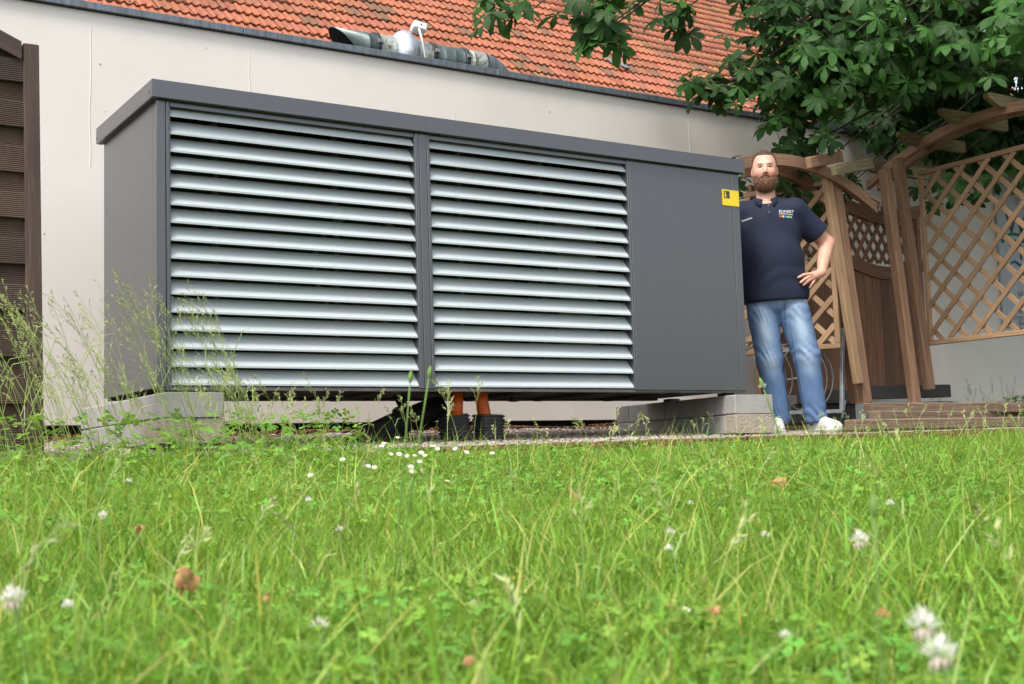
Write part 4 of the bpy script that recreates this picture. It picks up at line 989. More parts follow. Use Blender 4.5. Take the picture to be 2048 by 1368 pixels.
# tall flowering grass in front of the left plinth, with panicles
def stems(name, defs, seed):
    """defs: x, y, height, lean-x, lean-y, panicle scale"""
    r = random.Random(seed); V = []; F = []; C = []
    def ribbon(p0, p1, w0, w1, col):
        d = (p1 - p0); s_ = d.cross(Vector((.539, .837, 0))); 
        if s_.length < 1e-6: s_ = Vector((1, 0, 0))
        s_.normalize(); b_ = len(V)
        n2 = s_.cross(d).normalized()
        for p_, w_ in ((p0, w0), (p1, w1)):
            for k in range(3):
                a_ = k * 2.094; V.append(tuple(p_ + (s_ * math.cos(a_) + n2 * math.sin(a_)) * w_)); C.append(col)
        for k in range(3): F.append((b_ + k, b_ + (k + 1) % 3, b_ + 3 + (k + 1) % 3, b_ + 3 + k))
    def spikelet(p, d, L, w_, col):
        s_ = d.cross(Vector((.539, .837, 0)) + Vector((r.uniform(-.6, .6), r.uniform(-.6, .6), r.uniform(-.6, .6)))); 
        if s_.length < 1e-6: return
        s_.normalize(); n2 = s_.cross(d).normalized(); b_ = len(V)
        for q_ in (p, p + d * L * .4 + s_ * w_, p + d * L * .4 - s_ * w_ * .5 + n2 * w_ * .8, p + d * L * .4 - s_ * w_ * .5 - n2 * w_ * .8, p + d * L): V.append(tuple(q_)); C.append(col)
        F.extend([(b_, b_ + 1, b_ + 2), (b_, b_ + 2, b_ + 3), (b_, b_ + 3, b_ + 1), (b_ + 4, b_ + 2, b_ + 1), (b_ + 4, b_ + 3, b_ + 2), (b_ + 4, b_ + 1, b_ + 3)])
    for (x_, y_, h_, lx, ly, ps) in defs:
        z0 = float(gz(x_, y_)); P0 = Vector((x_, y_, z0)); pts = []
        for i in range(8):
            t_ = i / 7; pts.append(P0 + Vector((lx * h_ * t_ ** 1.6 + r.uniform(-.002, .002), ly * h_ * t_ ** 1.6, h_ * t_ * (1 - .12 * (abs(lx) + abs(ly)) * t_))))
        g_ = r.uniform(.75, 1.2); col = (g_ * r.uniform(.85, 1.1), g_, g_ * .9, 1); colp = (g_ * 1.35, g_ * 1.2, g_ * 1.5, 1)
        for i in range(7): ribbon(pts[i], pts[i + 1], .0011 * (1.1 - i * .09), .0011 * (1.1 - (i + 1) * .09), col)
        if r.random() < .7:      # stem leaf
            k = r.randint(1, 4); a_ = r.uniform(0, 6.28); L = h_ * r.uniform(.18, .3)
            q0 = pts[k]; q1 = q0 + Vector((math.cos(a_) * L * .35, math.sin(a_) * L * .35, L * .7)); q2 = q1 + Vector((math.cos(a_) * L * .5, math.sin(a_) * L * .5, L * .1))
            ribbon(q0, q1, .0018, .0016, col); ribbon(q1, q2, .0016, .0003, col)
        if ps > 0:
            nb = int(9 * ps) + 3
            for b2 in range(nb):
                t_ = .70 + .30 * b2 / nb; i = min(6, int(t_ * 7)); p_ = pts[i].lerp(pts[i + 1], t_ * 7 - i)
                up = (pts[i + 1] - pts[i]).normalized(); a_ = r.uniform(0, 6.28)
                sp = (1.05 - t_) * 2.2
                dd = (up * .8 + Vector((math.cos(a_), math.sin(a_), 0)) * r.uniform(.25, .8) + Vector((lx, ly, 0)) * .5).normalized(); L = h_ * .17 * sp * r.uniform(.6, 1.2) * ps + .008
                e = p_ + dd * L; ribbon(p_, e, .0005, .0003, colp)
                for m_ in range(r.randint(2, 5)):
                    q_ = p_ + dd * L * r.uniform(.35, 1); d3 = (dd + Vector((r.uniform(-.5, .5), r.uniform(-.5, .5), r.uniform(-.4, .3)))).normalized()
                    spikelet(q_, d3, r.uniform(.010, .019), .0017, colp)
    return tag(mk(name, V, F, M['straw'], col=C), kind='stuff')
r = random.Random(5); defs = []
for i in range(165):      # thick stand at the left: in front of fence and cabinet corner
    x_ = r.uniform(.35, 2.0); y_ = r.uniform(4.55, 5.15) - max(0, (.9 - x_)) * .3
    h_ = r.uniform(.28, .66) * (1.18 if x_ < 1.9 else .8)
    if r.random() < .06: h_ = r.uniform(.65, .82)
    defs.append((x_, y_, h_, r.gauss(-.32, .12), r.gauss(.12, .1), r.uniform(.5, 1.15)))
for i in range(42):
    x_ = 1.9 + .85 * r.random() ** 1.3; y_ = r.uniform(4.75, 5.6)
    defs.append((x_, y_, r.uniform(.16, .38) * (1.22 - (x_ - 1.9) * .38), r.gauss(-.1, .22), r.gauss(0, .12), r.uniform(.3, .9)))
for i in range(4): defs.append((r.uniform(2.3, 2.8), r.uniform(4.4, 5.0), r.uniform(.22, .36), r.gauss(.0, .22), r.gauss(0, .1), r.uniform(.8, 1.2)))
for i in range(80):
    defs.append((r.uniform(3.0, 8.0), r.uniform(4.3, 5.2), r.uniform(.08, .22), r.gauss(0, .3), r.gauss(0, .15), r.uniform(.15, .6)))
for i in range(40): defs.append((r.uniform(8.6, 10.2), r.uniform(6.4, 7.4), r.uniform(.15, .42), r.gauss(0, .2), 0, .6))
for i in range(60):
    d_ = r.uniform(1.2, 4.5); a_ = math.atan2(.837, .539) + r.uniform(-.42, .42); defs.append((d_ * math.cos(a_), d_ * math.sin(a_), r.uniform(.10, .21), r.gauss(0, .3), r.gauss(0, .2), r.choice([0, 0, .15, .3])))
stems('tall_grass', defs, 9)
# low leafy plant by the wall at the right
x_ = RNG.uniform(9.9, 11.0, 900); y_ = RNG.uniform(7.0, 7.75, 900); hh = RNG.uniform(0.02, .16, 900) * (1 + .5 * np.sin(x_ * 6))
tt = np.stack([RNG.uniform(.8, 1.3, 900)] * 3 + [np.ones(900)], -1)
v, f, c4 = trefoils(900, x_, y_, hh, RNG.uniform(.015, .03, 900), tt, 77)
tag(mk('wall_weeds', v, f, M['clover'], col=c4), kind='stuff')

# ------------------------------------------------------------------ flowers
def green_stem(p0, p1, w0, w1, par, bend=(0, 0, 0)):
    p0 = Vector(p0); p1 = Vector(p1); pts = [p0.lerp(p1, t_) + Vector(bend) * math.sin(t_ * math.pi) for t_ in np.linspace(0, 1, 7)]
    return MB().tube([tuple(p) for p in pts], list(np.linspace(w0, w1, 7)), 6).build('stem', M['stem'], par, smooth=True)
M['stem'] = material('green_stem', [(.3, rgb(.14, .25, .05)), (.7, rgb(.20, .33, .08))], scale=10, rough=.6, trans=.2)
def petals(n_, R_, L, w_, seed, lo=-.5, hi=1.0, curve=.4):
    rr = random.Random(seed); v = []; f = []
    for i in range(n_):
        zf = lo + (hi - lo) * (i + .5) / n_; a_ = i * 2.39996 + rr.uniform(-.2, .2); rad_ = math.sqrt(max(0, 1 - zf * zf))
        d = Vector((rad_ * math.cos(a_), rad_ * math.sin(a_), zf)); up = Vector((0, 0, 1)); s_ = d.cross(up)
        if s_.length < .05: s_ = Vector((1, 0, 0))
        s_.normalize(); c0 = d * R_ * .3; tip = (d + up * curve * (1 - zf)).normalized(); l_ = L * rr.uniform(.65, 1.2); b_ = len(v)
        m_ = c0 + (d * .6 + tip * .4).normalized() * l_ * .6; e = c0 + tip * l_
        v += [c0, m_ + s_ * w_, m_ + s_.cross(d) * w_ * .5, m_ - s_ * w_, e]; f += [(b_, b_ + 1, b_ + 2), (b_, b_ + 2, b_ + 3), (b_ + 1, b_ + 4, b_ + 2), (b_ + 2, b_ + 4, b_ + 3)]
    return v, f
def clover_flower(P, size, label, pink=0, wilt=0):
    size = size * 1.3
    gzp = float(gz(P[0], P[1])); t = thing('clover_flower', label, 'flower', (P[0], P[1], gzp), 'white clover flowers in the lawn')
    v, f = petals(34, size * .55, size * .68, size * .075, int(P[0] * 1000), -.75 if wilt else -.35, 1.0)
    mk('blossom', [Vector(P) + p for p in v], f, M['petalw'], t)
    if pink:
        v, f = petals(14, size * .5, size * .62, size * .08, 9, -.95, -.3, -.6); mk('faded_florets', [Vector(P) + p for p in v], f, M['petalp'], t)
    green_stem((P[0] + .01, P[1], gzp), (P[0], P[1], P[2] - size * .1), .0011, .0009, t, (.006, 0, 0))
CF = [((1.75, 2.05, .20), .008, 'small white clover flower right of centre between two taller grass ears', 0), ((.90, 1.95, .195), .008, 'small white clover flower left of the centre line in mid lawn', 0),
      ((1.49, 1.56, .165), .009, 'clover flower in the right half between the grass ear and the far right flower', 0), ((.36, 1.52, .150), .0095, 'white clover flower low in the left foreground beside the curled dry leaf', 0), ((1.02, 2.35, .235), .009, 'small clover flower in mid lawn below the daisy patch', 0),
      ((.232, 1.176, .195), .013, 'blurred white clover flower at the left edge of the lawn', 1), ((.562, 1.27, .131), .011, 'white clover head low in the lawn left of centre', 0),
      ((.831, 1.397, .118), .010, 'small cream clover head near the middle of the lawn foreground', 0), ((.647, .529, .174), .0125, 'large pinkish clover flower closest to the camera, lower one of a pair at bottom right', 1),
      ((.672, .561, .186), .012, 'pale clover flower touching the closest one, upper one of the pair', 1), ((1.084, .986, .202), .012, 'spread clover flower beside a blurred grass ear at right', 1),
      ((1.36, 1.648, .174), .010, 'white clover flower directly above another at centre right', 0), ((1.294, 1.572, .154), .009, 'white clover flower directly below another at centre right', 0),
      ((1.984, 1.722, .193), .011, 'clover flower standing furthest right in the lawn', 0), ((.828, 2.933, .281), .011, 'distant clover flower at left, in front of the tall grass', 0),
      ((.593, 2.254, .228), .010, 'ragged clover flower at left with a brown wilted one behind', 1), ((.944, .966, .112), .008, 'small unopened cream clover bud in the right foreground', 0)]
for (P, s_, lb, pk) in CF: clover_flower(P, s_, lb, pk)
DZ_ = [(.988, 1.177, .117), (1.344, 3.079, .278), (1.595, 2.801, .254), (1.541, 3.306, .317), (1.769, 3.397, .331), (1.787, 3.386, .32), (1.762, 3.283, .323), (1.873, 3.449, .334), (1.787, 3.267, .321), (1.677, 3.101, .303),
       (1.61, 3.026, .292), (1.566, 2.936, .278), (2.05, 3.691, .357), (2.014, 3.596, .343), (2.112, 3.653, .342), (2.041, 3.461, .332), (2.11, 3.417, .325), (1.906, 3.783, .361), (1.958, 3.868, .372), (2.228, 4.288, .4), (1.557, 3.179, .294), (1.572, 3.169, .292), (1.747, 3.412, .329)]
DL = ['white daisy furthest left at the lower edge of the daisy patch', 'left one of three touching white daisies in the patch middle', 'middle one of three touching white daisies in the patch', 'right one of three touching white daisies in the patch',
      'white daisy just above the three touching ones', 'white daisy close under the three touching ones', 'lower white daisy of the patch with tilted head', 'second lowest white daisy of the patch', 'lowest white daisy of the patch',
      'white daisy at the upper right of the patch before the black sleeves', 'white daisy right of the patch middle below the black sleeves', 'white daisy beside the pink one']
for i, P in enumerate(DZ_):
    g0 = float(gz(P[0], P[1])); P = (P[0], P[1], max(P[2], g0 + .03)); pk = (i == 16)
    lb = 'pink daisy at the right end of the daisy patch' if pk else ('single white daisy head alone in the right foreground' if i == 0 else ('lone half-closed daisy left of the daisy patch' if i == 1 else ('lone half-closed daisy standing below the patch to the right' if i == 2 else DL[(i - 3) % len(DL)] if i - 3 < len(DL) else 'small white daisy in the patch below the drain hose')))
    t = thing('daisy', lb, 'flower', (P[0], P[1], g0), 'daisies in the lawn')
    rr = random.Random(i); v = []; f = []; tl_ = Vector((rr.uniform(-.5, .1), rr.uniform(-.9, -.3), 1)).normalized(); sx_ = tl_.cross(Vector((0, 1, .2))).normalized(); sy_ = tl_.cross(sx_); L = rr.uniform(.0075, .0105) * (1 if i else .8); cupz = rr.uniform(.2, .9)
    for k in range(15):
        a_ = k * 2 * math.pi / 15; d_ = sx_ * math.cos(a_) + sy_ * math.sin(a_); s3 = tl_.cross(d_); b_ = len(v)
        for (q_, w_) in ((.2, .0006), (.65, .0014), (1.0, .0010)):
            c0 = Vector(P) + d_ * L * q_ + tl_ * L * cupz * q_ ** 2; v += [c0 + s3 * w_, c0 - s3 * w_]
        f += [(b_, b_ + 1, b_ + 3, b_ + 2), (b_ + 2, b_ + 3, b_ + 5, b_ + 4)]
    mk('petals', v, f, M['petalp'] if pk else M['petalw'], t)
    MB().tube([tuple(Vector(P)), tuple(Vector(P) + tl_ * .002), tuple(Vector(P) + tl_ * .0032)], [.0026, .0024, .001], 8).build('disc', M['yellow'], t, smooth=True)
    green_stem((P[0], P[1] + .005, g0), P, .0009, .0008, t)
# dry leaves and wilted heads
for i, (P, s_, lb) in enumerate([((.52, 1.59, .165), .022, 'curled orange dry leaf lying in the grass at left'), ((.57, 1.44, .15), .009, 'tiny pale dry leaf right of the curled orange one'), ((2.29, 2.36, .22), .032, 'crumpled beige dry leaf in the grass at right of centre'),
      ((2.82, 2.5, .225), .02, 'small beige dry leaf right of the crumpled one'), ((1.75, 2.47, .215), .022, 'orange dry leaf scrap in the middle of the lawn'), ((1.11, .98, .12), .012, 'brown wilted clover head at right'), ((.95, 1.08, .13), .008, 'brown wilted clover head right of centre'),
      ((.54, .92, .135), .008, 'brown wilted flower near the bottom centre'), ((.62, 2.12, .21), .011, 'brown wilted flower at left behind a white clover')]):
    g0 = float(gz(P[0], P[1])); rr = random.Random(40 + i); v = []; f = []
    for k in range(5):
        c0 = Vector((P[0] + rr.uniform(-1, 1) * s_ * .5, P[1] + rr.uniform(-.4, .4) * s_, P[2] + rr.uniform(-.3, .3) * s_)); a_ = rr.uniform(0, 3.14); d_ = Vector((math.cos(a_), math.sin(a_), rr.uniform(-.3, .5))).normalized(); e_ = d_.cross(Vector((rr.uniform(-1, 1), -1, .3))).normalized(); b_ = len(v)
        for jj in range(4):
            for ii in range(3): v.append(tuple(c0 + d_ * s_ * (jj / 3 - .5) * 1.0 + e_ * s_ * .4 * (ii - 1) * (1, 1.2, 1.1, .3)[jj] + d_.cross(e_) * s_ * (.25 * (ii - 1) ** 2 + rr.uniform(-.08, .08))))
        for jj in range(3):
            for ii in range(2): q_ = b_ + jj * 3 + ii; f.append((q_, q_ + 1, q_ + 4, q_ + 3))
    o = mk('dry_leaf', v, f, M['dryleaf'], None, smooth=True, origin=(P[0], P[1], g0)); tag(o, lb, 'leaf', 'dry leaves and wilted heads in the lawn')
def plantain(P_top, P_base, label, sc, stamens):
    t = thing('plantain_flower', label, 'wild flower', P_base)
    green_stem(P_base, P_top, .0022 * sc, .0016 * sc, t)
    d_ = (Vector(P_top) - Vector(P_base)).normalized(); hd = MB().tube([tuple(Vector(P_top) + d_ * a_ * sc) for a_ in (-.004, .002, .010, .018, .024)], [.001 * sc, .0042 * sc, .0052 * sc, .0035 * sc, .0006 * sc], 10).build('flower_head', M['stem'], t, smooth=True)
    if stamens:
        v, f = petals(30, .004 * sc, .009 * sc, .0012 * sc, 3, -.6, .5, 0); mk('stamens', [Vector(P_top) + p + d_ * .005 for p in v], f, M['petalw'], hd)
plantain((.919, 1.662, .43), (.883, 1.72, .10), 'tall thin plantain stalk with green head rising before the middle of the cabinet', .7, False)
plantain((.902, 1.69, .425), (.89, 1.74, .10), 'second thin plantain stalk just left of the tall one', .7, False)
plantain((2.262, 2.349, .466), (2.36, 2.32, .16), 'plantain stalk with a ring of white stamens in front of the concrete blocks', 1.15, True)
plantain((.587, .522, .262), (.592, .53, .03), 'very blurred pale grass ear close to the camera at right', .55, False)

# ------------------------------------------------------------------ the man
MAN = np.array([6.045, 5.94, .424]); MS = 1.034; YAW = rad(-42)
cy_, sy_ = math.cos(YAW), math.sin(YAW)
def Lw(P):
    P = np.asarray(P, dtype=float).reshape(-1, 3) * MS
    return np.stack([P[:, 0] * cy_ - P[:, 1] * sy_, P[:, 0] * sy_ + P[:, 1] * cy_, P[:, 2]], -1) + MAN
man = thing('person', 'bearded man in navy polo shirt and blue jeans, hand on hip beside the cabinet', 'man', tuple(MAN))
class SDF:
    def __init__(s, xs, ys, zs):
        s.a = [np.asarray(a_, dtype=np.float32) for a_ in (xs, ys, zs)]; s.F = np.full([len(a_) for a_ in s.a], .2, dtype=np.float32)
    def _sub(s, lo, hi):
        sl_ = []
        for a_, l_, h_ in zip(s.a, lo, hi):
            i0 = max(0, int(np.searchsorted(a_, l_)) - 1); i1 = min(len(a_), int(np.searchsorted(a_, h_)) + 1); sl_.append(slice(i0, i1))
        X, Y, Z = [a_[q_] for a_, q_ in zip(s.a, sl_)]
        return tuple(sl_), X[:, None, None], Y[None, :, None], Z[None, None, :]
    def _mix(s, sl_, d, k, op='add'):
        A = s.F[sl_]
        if op == 'add':
            if k <= 0: R_ = np.minimum(A, d)
            else: h = np.clip(.5 + .5 * (A - d) / k, 0, 1); R_ = A * (1 - h) + d * h - k * h * (1 - h)
        else:
            if k <= 0: R_ = np.maximum(A, -d)
            else: h = np.clip(.5 - .5 * (A + d) / k, 0, 1); R_ = A * (1 - h) - d * h + k * h * (1 - h)
        s.F[sl_] = R_
    def cap(s, a, b, r0, r1, k=.02, op='add', flat=1.0):
        a = np.array(a, dtype=np.float32); b = np.array(b, dtype=np.float32); m_ = max(r0, r1) + k * 2 + .03
        sl_, X, Y, Z = s._sub(np.minimum(a, b) - m_, np.maximum(a, b) + m_)
        d = b - a; t_ = np.clip(((X - a[0]) * d[0] + (Y - a[1]) * d[1] + (Z - a[2]) * d[2]) / float(d @ d), 0, 1)
        q_ = np.sqrt((X - a[0] - d[0] * t_) ** 2 + ((Y - a[1] - d[1] * t_) / flat) ** 2 + (Z - a[2] - d[2] * t_) ** 2) - (r0 + (r1 - r0) * t_)
        s._mix(sl_, q_, k, op); return s
    def ell(s, c, r, k=.02, op='add', rz=0):
        c = np.array(c, dtype=np.float32); m_ = max(r) + k * 2 + .03
        sl_, X, Y, Z = s._sub(c - m_, c + m_)
        x_ = X - c[0]; y_ = Y - c[1]; ca, sa = math.cos(rz), math.sin(rz); x2 = x_ * ca + y_ * sa; y2 = -x_ * sa + y_ * ca; z_ = Z - c[2]
        k0 = np.sqrt((x2 / r[0]) ** 2 + (y2 / r[1]) ** 2 + (z_ / r[2]) ** 2); k1 = np.sqrt((x2 / r[0] ** 2) ** 2 + (y2 / r[1] ** 2) ** 2 + (z_ / r[2] ** 2) ** 2)
        s._mix(sl_, k0 * (k0 - 1) / np.maximum(k1, 1e-6), k, op); return s
    def plane(s, p, n_, k=0):      # keep the side against n
        X, Y, Z = s.a[0][:, None, None], s.a[1][None, :, None], s.a[2][None, None, :]; n_ = np.array(n_, float); n_ = n_ / np.linalg.norm(n_)
        d = (X - p[0]) * n_[0] + (Y - p[1]) * n_[1] + (Z - p[2]) * n_[2]; s.F = np.maximum(s.F, d.astype(np.float32)); return s
    def disp(s, fn):
        X, Y, Z = s.a[0][:, None, None], s.a[1][None, :, None], s.a[2][None, None, :]; s.F = (s.F + fn(X, Y, Z)).astype(np.float32); return s
    def mesh(s):
        F = s.F; nx, ny, nz = F.shape; ins = F < 0
        c = np.zeros((nx - 1, ny - 1, nz - 1), dtype=np.int8)
        for i in (0, 1):
            for j in (0, 1):
                for k in (0, 1): c += ins[i:nx - 1 + i, j:ny - 1 + j, k:nz - 1 + k]
        act = (c > 0) & (c < 8); I, J, K = np.nonzero(act); n_ = len(I); P = np.zeros((n_, 3)); W2 = np.zeros(n_)
        ax = s.a
        for (da, db) in [((0,0,0),(1,0,0)),((0,1,0),(1,1,0)),((0,0,1),(1,0,1)),((0,1,1),(1,1,1)),((0,0,0),(0,1,0)),((1,0,0),(1,1,0)),((0,0,1),(0,1,1)),((1,0,1),(1,1,1)),((0,0,0),(0,0,1)),((1,0,0),(1,0,1)),((0,1,0),(0,1,1)),((1,1,0),(1,1,1))]:
            fa = F[I + da[0], J + da[1], K + da[2]]; fb = F[I + db[0], J + db[1], K + db[2]]; m_ = (fa < 0) != (fb < 0)
            t_ = np.where(m_, fa / np.where(m_, fa - fb, 1), 0)
            A = np.stack([ax[0][I + da[0]], ax[1][J + da[1]], ax[2][K + da[2]]], -1); B = np.stack([ax[0][I + db[0]], ax[1][J + db[1]], ax[2][K + db[2]]], -1)
            P += np.where(m_[:, None], A + (B - A) * t_[:, None], 0); W2 += m_
        P /= W2[:, None]; idx = np.full(act.shape, -1, dtype=np.int64); idx[I, J, K] = np.arange(n_); Q = []
        for ax_ in range(3):
            sl_a = [slice(1, -1)] * 3; sl_a[ax_] = slice(0, -1); sl_b = list(sl_a); sl_b[ax_] = slice(1, None)
            A = ins[tuple(sl_a)]; B = ins[tuple(sl_b)]; ii = np.array(np.nonzero(A != B)).T; o_ = [1, 1, 1]; o_[ax_] = 0; ii = ii + np.array(o_)
            inside = ins[ii[:, 0], ii[:, 1], ii[:, 2]]; u_, v_ = [(1, 2), (2, 0), (0, 1)][ax_]; eu = np.zeros(3, int); eu[u_] = 1; ev = np.zeros(3, int); ev[v_] = 1
            g_ = lambda p_: idx[p_[:, 0], p_[:, 1], p_[:, 2]]
            q_ = np.stack([g_(ii - eu - ev), g_(ii - ev), g_(ii), g_(ii - eu)], -1); q_[~inside] = q_[~inside][:, ::-1]; Q.append(q_)
        Q = np.concatenate(Q); Q = Q[(Q >= 0).all(1)]; return P, Q
def axis(*segs):
    out = []
    for (a_, b_, h_) in segs: out.append(np.arange(a_, b_, h_))
    return np.concatenate(out)
def relax(P, Q, n_=2, lam=.5):
    E_ = np.concatenate([Q[:, [0, 1]], Q[:, [1, 2]], Q[:, [2, 3]], Q[:, [3, 0]]]); deg = np.bincount(E_.ravel(), minlength=len(P)).astype(float)
    for _ in range(n_):
        S_ = np.zeros_like(P); 
        for k in range(3): S_[:, k] = np.bincount(E_[:, 0], P[E_[:, 1], k], len(P)) + np.bincount(E_[:, 1], P[E_[:, 0], k], len(P))
        P = P * (1 - lam) + S_ / deg[:, None] * lam
    return P
HX, HZ = -.150, 1.700        # head centre
# --- skin: one continuous body
b = SDF(axis((-.52, -.26, .012), (-.26, -.04, .0035), (-.04, .16, .0035), (.16, .34, .006)), axis((-.20, .02, .004), (.02, .24, .008)), axis((.02, .86, .02), (.86, 1.06, .0035), (1.06, 1.50, .010), (1.50, 1.86, .0035)))
b.ell((HX, .012, 1.725), (.077, .094, .095), .0).ell((HX, -.012, 1.665), (.070, .078, .085), .03).ell((HX, -.030, 1.600), (.050, .052, .045), .03)
b.ell((HX - .034, -.060, 1.668), (.024, .022, .022), .02).ell((HX + .034, -.060, 1.668), (.024, .022, .022), .02)
b.cap((HX - .032, -.076, 1.722), (HX + .032, -.076, 1.722), .010, .010, .018)
b.ell((HX - .030, -.089, 1.7035), (.0165, .012, .0085), .008, 'sub').ell((HX + .030, -.089, 1.7035), (.0165, .012, .0085), .008, 'sub')
b.ell((HX - .030, -.072, 1.7035), (.0135, .0125, .0120), .003).ell((HX + .030, -.072, 1.7035), (.0135, .0125, .0120), .003)
b.cap((HX, -.080, 1.712), (HX, -.100, 1.668), .0075, .0115, .012).ell((HX - .011, -.090, 1.662), (.0085, .009, .007), .006).ell((HX + .011, -.090, 1.662), (.0085, .009, .007), .006)
b.ell((HX, -.082, 1.6345), (.026, .010, .0065), .006)
for sx_ in (-1, 1): b.ell((HX + sx_ * .078, .014, 1.688), (.010, .016, .028), .006).ell((HX + sx_ * .085, .008, 1.690), (.005, .009, .017), .004, 'sub')
b.cap((HX, .015, 1.46), (HX, .012, 1.63), .062, .058, .03)
b.ell((-.145, .02, 1.28), (.19, .11, .24), .03).ell((-.14, 0, 1.02), (.19, .13, .2), .03).ell((-.12, .01, .87), (.18, .12, .12), .03)
b.cap((-.32, .02, 1.43), (.03, .02, 1.43), .055, .055, .04)
b.cap((.04, .02, 1.42), (.225, .115, 1.215), .056, .050, .02).cap((.225, .115, 1.215), (.185, .0, 1.075), .049, .037, .015).cap((.185, .0, 1.075), (.168, -.045, 1.010), .036, .0295, .01)
b.cap((.168, -.045, 1.010), (.120, -.080, .985), .026, .026, .012, flat=.8).cap((.160, -.050, .995), (.105, -.075, .968), .020, .018, .01).cap((.150, -.06, 1.0), (.098, -.094, .992), .018, .014, .01)
for kn, mid_, tip_, r_ in (((.100, -.098, .996), (.055, -.118, .990), (.020, -.120, .974), .0098), ((.094, -.098, .980), (.062, -.117, .963), (.032, -.118, .942), .0102), ((.104, -.090, .968), (.078, -.108, .950), (.050, -.108, .926), .0100), ((.122, -.078, .960), (.106, -.088, .936), (.088, -.088, .910), .0086)):
    b.cap(kn, mid_, r_ * 1.12, r_, .004).cap(mid_, tip_, r_, r_ * .82, .002)
b.cap((.155, -.03, .99), (.140, .015, .965), .014, .012, .01).cap((.140, .015, .965), (.118, .035, .955), .012, .010, .004)
b.cap((-.34, .02, 1.42), (-.43, .05, 1.16), .055, .046, .02).cap((-.43, .05, 1.16), (-.41, -.02, .93), .044, .030, .015).ell((-.405, -.03, .87), (.035, .02, .06), .012)
for k in range(4): b.cap((-.43 + .016 * k, -.04, .83), (-.43 + .016 * k, -.05, .77 + .008 * abs(k - 1.5)), .010, .008, .003)
b.cap((-.215, .0, .84), (-.172, -.015, .47), .085, .055, .02).cap((-.172, -.015, .47), (-.135, .02, .07), .052, .036, .015)
b.cap((-.01, .0, .84), (.06, -.025, .48), .085, .055, .02).cap((.06, -.025, .48), (.085, .0, .07), .052, .036, .015)
P, Q = b.mesh(); P = relax(P, Q, 1, .4)
x_, y_, z_ = P[:, 0] - HX, P[:, 1], P[:, 2]
tc_ = np.ones((len(P), 4))
def blob(c, r, col):
    w_ = np.clip(1.2 - np.sqrt(((x_ - c[0]) / r[0]) ** 2 + ((y_ - c[1]) / r[1]) ** 2 + ((z_ - c[2]) / r[2]) ** 2), 0, 1)[:, None] ; w_ = np.clip(w_ * 2, 0, 1)
    tc_[:, :3] = tc_[:, :3] * (1 - w_) + np.array(col) * w_
for sx_ in (-1, 1):
    blob((sx_ * .034, -.075, 1.668), (.024, .03, .018), (1.05, .82, .80)); blob((sx_ * .030, -.08, 1.704), (.019, .02, .0085), (.80, .66, .62)); blob((sx_ * .030, -.09, 1.7215), (.020, .03, .0042), (.26, .20, .17))
    blob((sx_ * .030, -.085, 1.7030), (.012, .02, .0036), (.10, .08, .08)); blob((sx_ * .082, .01, 1.69), (.012, .02, .03), (1.05, .78, .74)); blob((sx_ * .009, -.1, 1.657), (.004, .01, .003), (.4, .3, .3))
blob((0, -.1, 1.668), (.014, .02, .012), (1.05, .84, .80)); blob((0, -.09, 1.6325), (.026, .02, .0055), (1.0, .60, .58)); blob((0, -.09, 1.6390), (.024, .02, .0018), (.40, .25, .24))
for i in range(1): tc_[(z_ > 1.76) & (y_ < 0), :3] *= np.array([1.03, 1.0, .98])
tc_[z_ < 1.3, :3] *= np.array([.98, .93, .90])
body = mk('body', Lw(P), Q, M['skin'], man, smooth=True, col=tc_)
# --- hair: short crop, thin at the temples, full beard
hh_ = SDF(np.arange(-.27, -.03, .0035), np.arange(-.13, .13, .0035), np.arange(1.52, 1.85, .0035))
hh_.ell((HX, .016, 1.728), (.0805, .0985, .0985), 0).ell((HX, .014, 1.67), (.0765, .088, .09), .02)
hair_f = hh_.F.copy(); X, Y, Z = [a_ for a_ in hh_.a]; X = X[:, None, None] - HX; Y = Y[None, :, None]; Z = Z[None, None, :]
cut = np.maximum(1.792 + Y * .12 - Z - np.clip(Y + .03, 0, 1) * 1.6 - np.clip(np.abs(X) - .050, 0, .03) * 1.1, -(Z - 1.64))      # keep above hairline
cut = np.minimum(cut, np.maximum(.012 - (Y - .0) + (np.abs(X) < .06) * .0, 1.64 - Z))
hh_.F = np.maximum(hair_f, cut).astype(np.float32)
hh_.disp(lambda a_, b_, c_: .0012 * np.sin(a_ * 400) * np.sin(b_ * 330 + c_ * 200))
P, Q = hh_.mesh(); hc = np.tile([.75, .72, .72, 1], (len(P), 1)); hair = mk('hair', Lw(P), Q, M['hair'], man, smooth=True, col=hc)
bd_ = SDF(np.arange(-.25, -.05, .003), np.arange(-.14, .04, .003), np.arange(1.50, 1.70, .003))
bd_.ell((HX, -.020, 1.630), (.0735, .0795, .060), 0).ell((HX, -.038, 1.596), (.064, .062, .050), .025).ell((HX, -.036, 1.580), (.050, .050, .036), .02)
X, Y, Z = [a_ for a_ in bd_.a]; X = X[:, None, None] - HX; Y = Y[None, :, None]; Z = Z[None, None, :]
top = 1.622 + np.clip(np.abs(X) - .030, 0, .05) * 1.5 + np.clip(Y + .05, 0, 1) * .6
bd_.F = np.maximum(bd_.F, (Z - top)).astype(np.float32)
bd_.cap((HX - .030, -.084, 1.636), (HX - .004, -.094, 1.6485), .0065, .0075, .006).cap((HX + .030, -.084, 1.636), (HX + .004, -.094, 1.6485), .0065, .0075, .006)
bd_.cap((HX - .031, -.083, 1.634), (HX - .036, -.08, 1.61), .007, .010, .01).cap((HX + .031, -.083, 1.634), (HX + .036, -.08, 1.61), .007, .010, .01)
bd_.ell((HX, -.092, 1.629), (.021, .018, .0062), .003, 'sub')
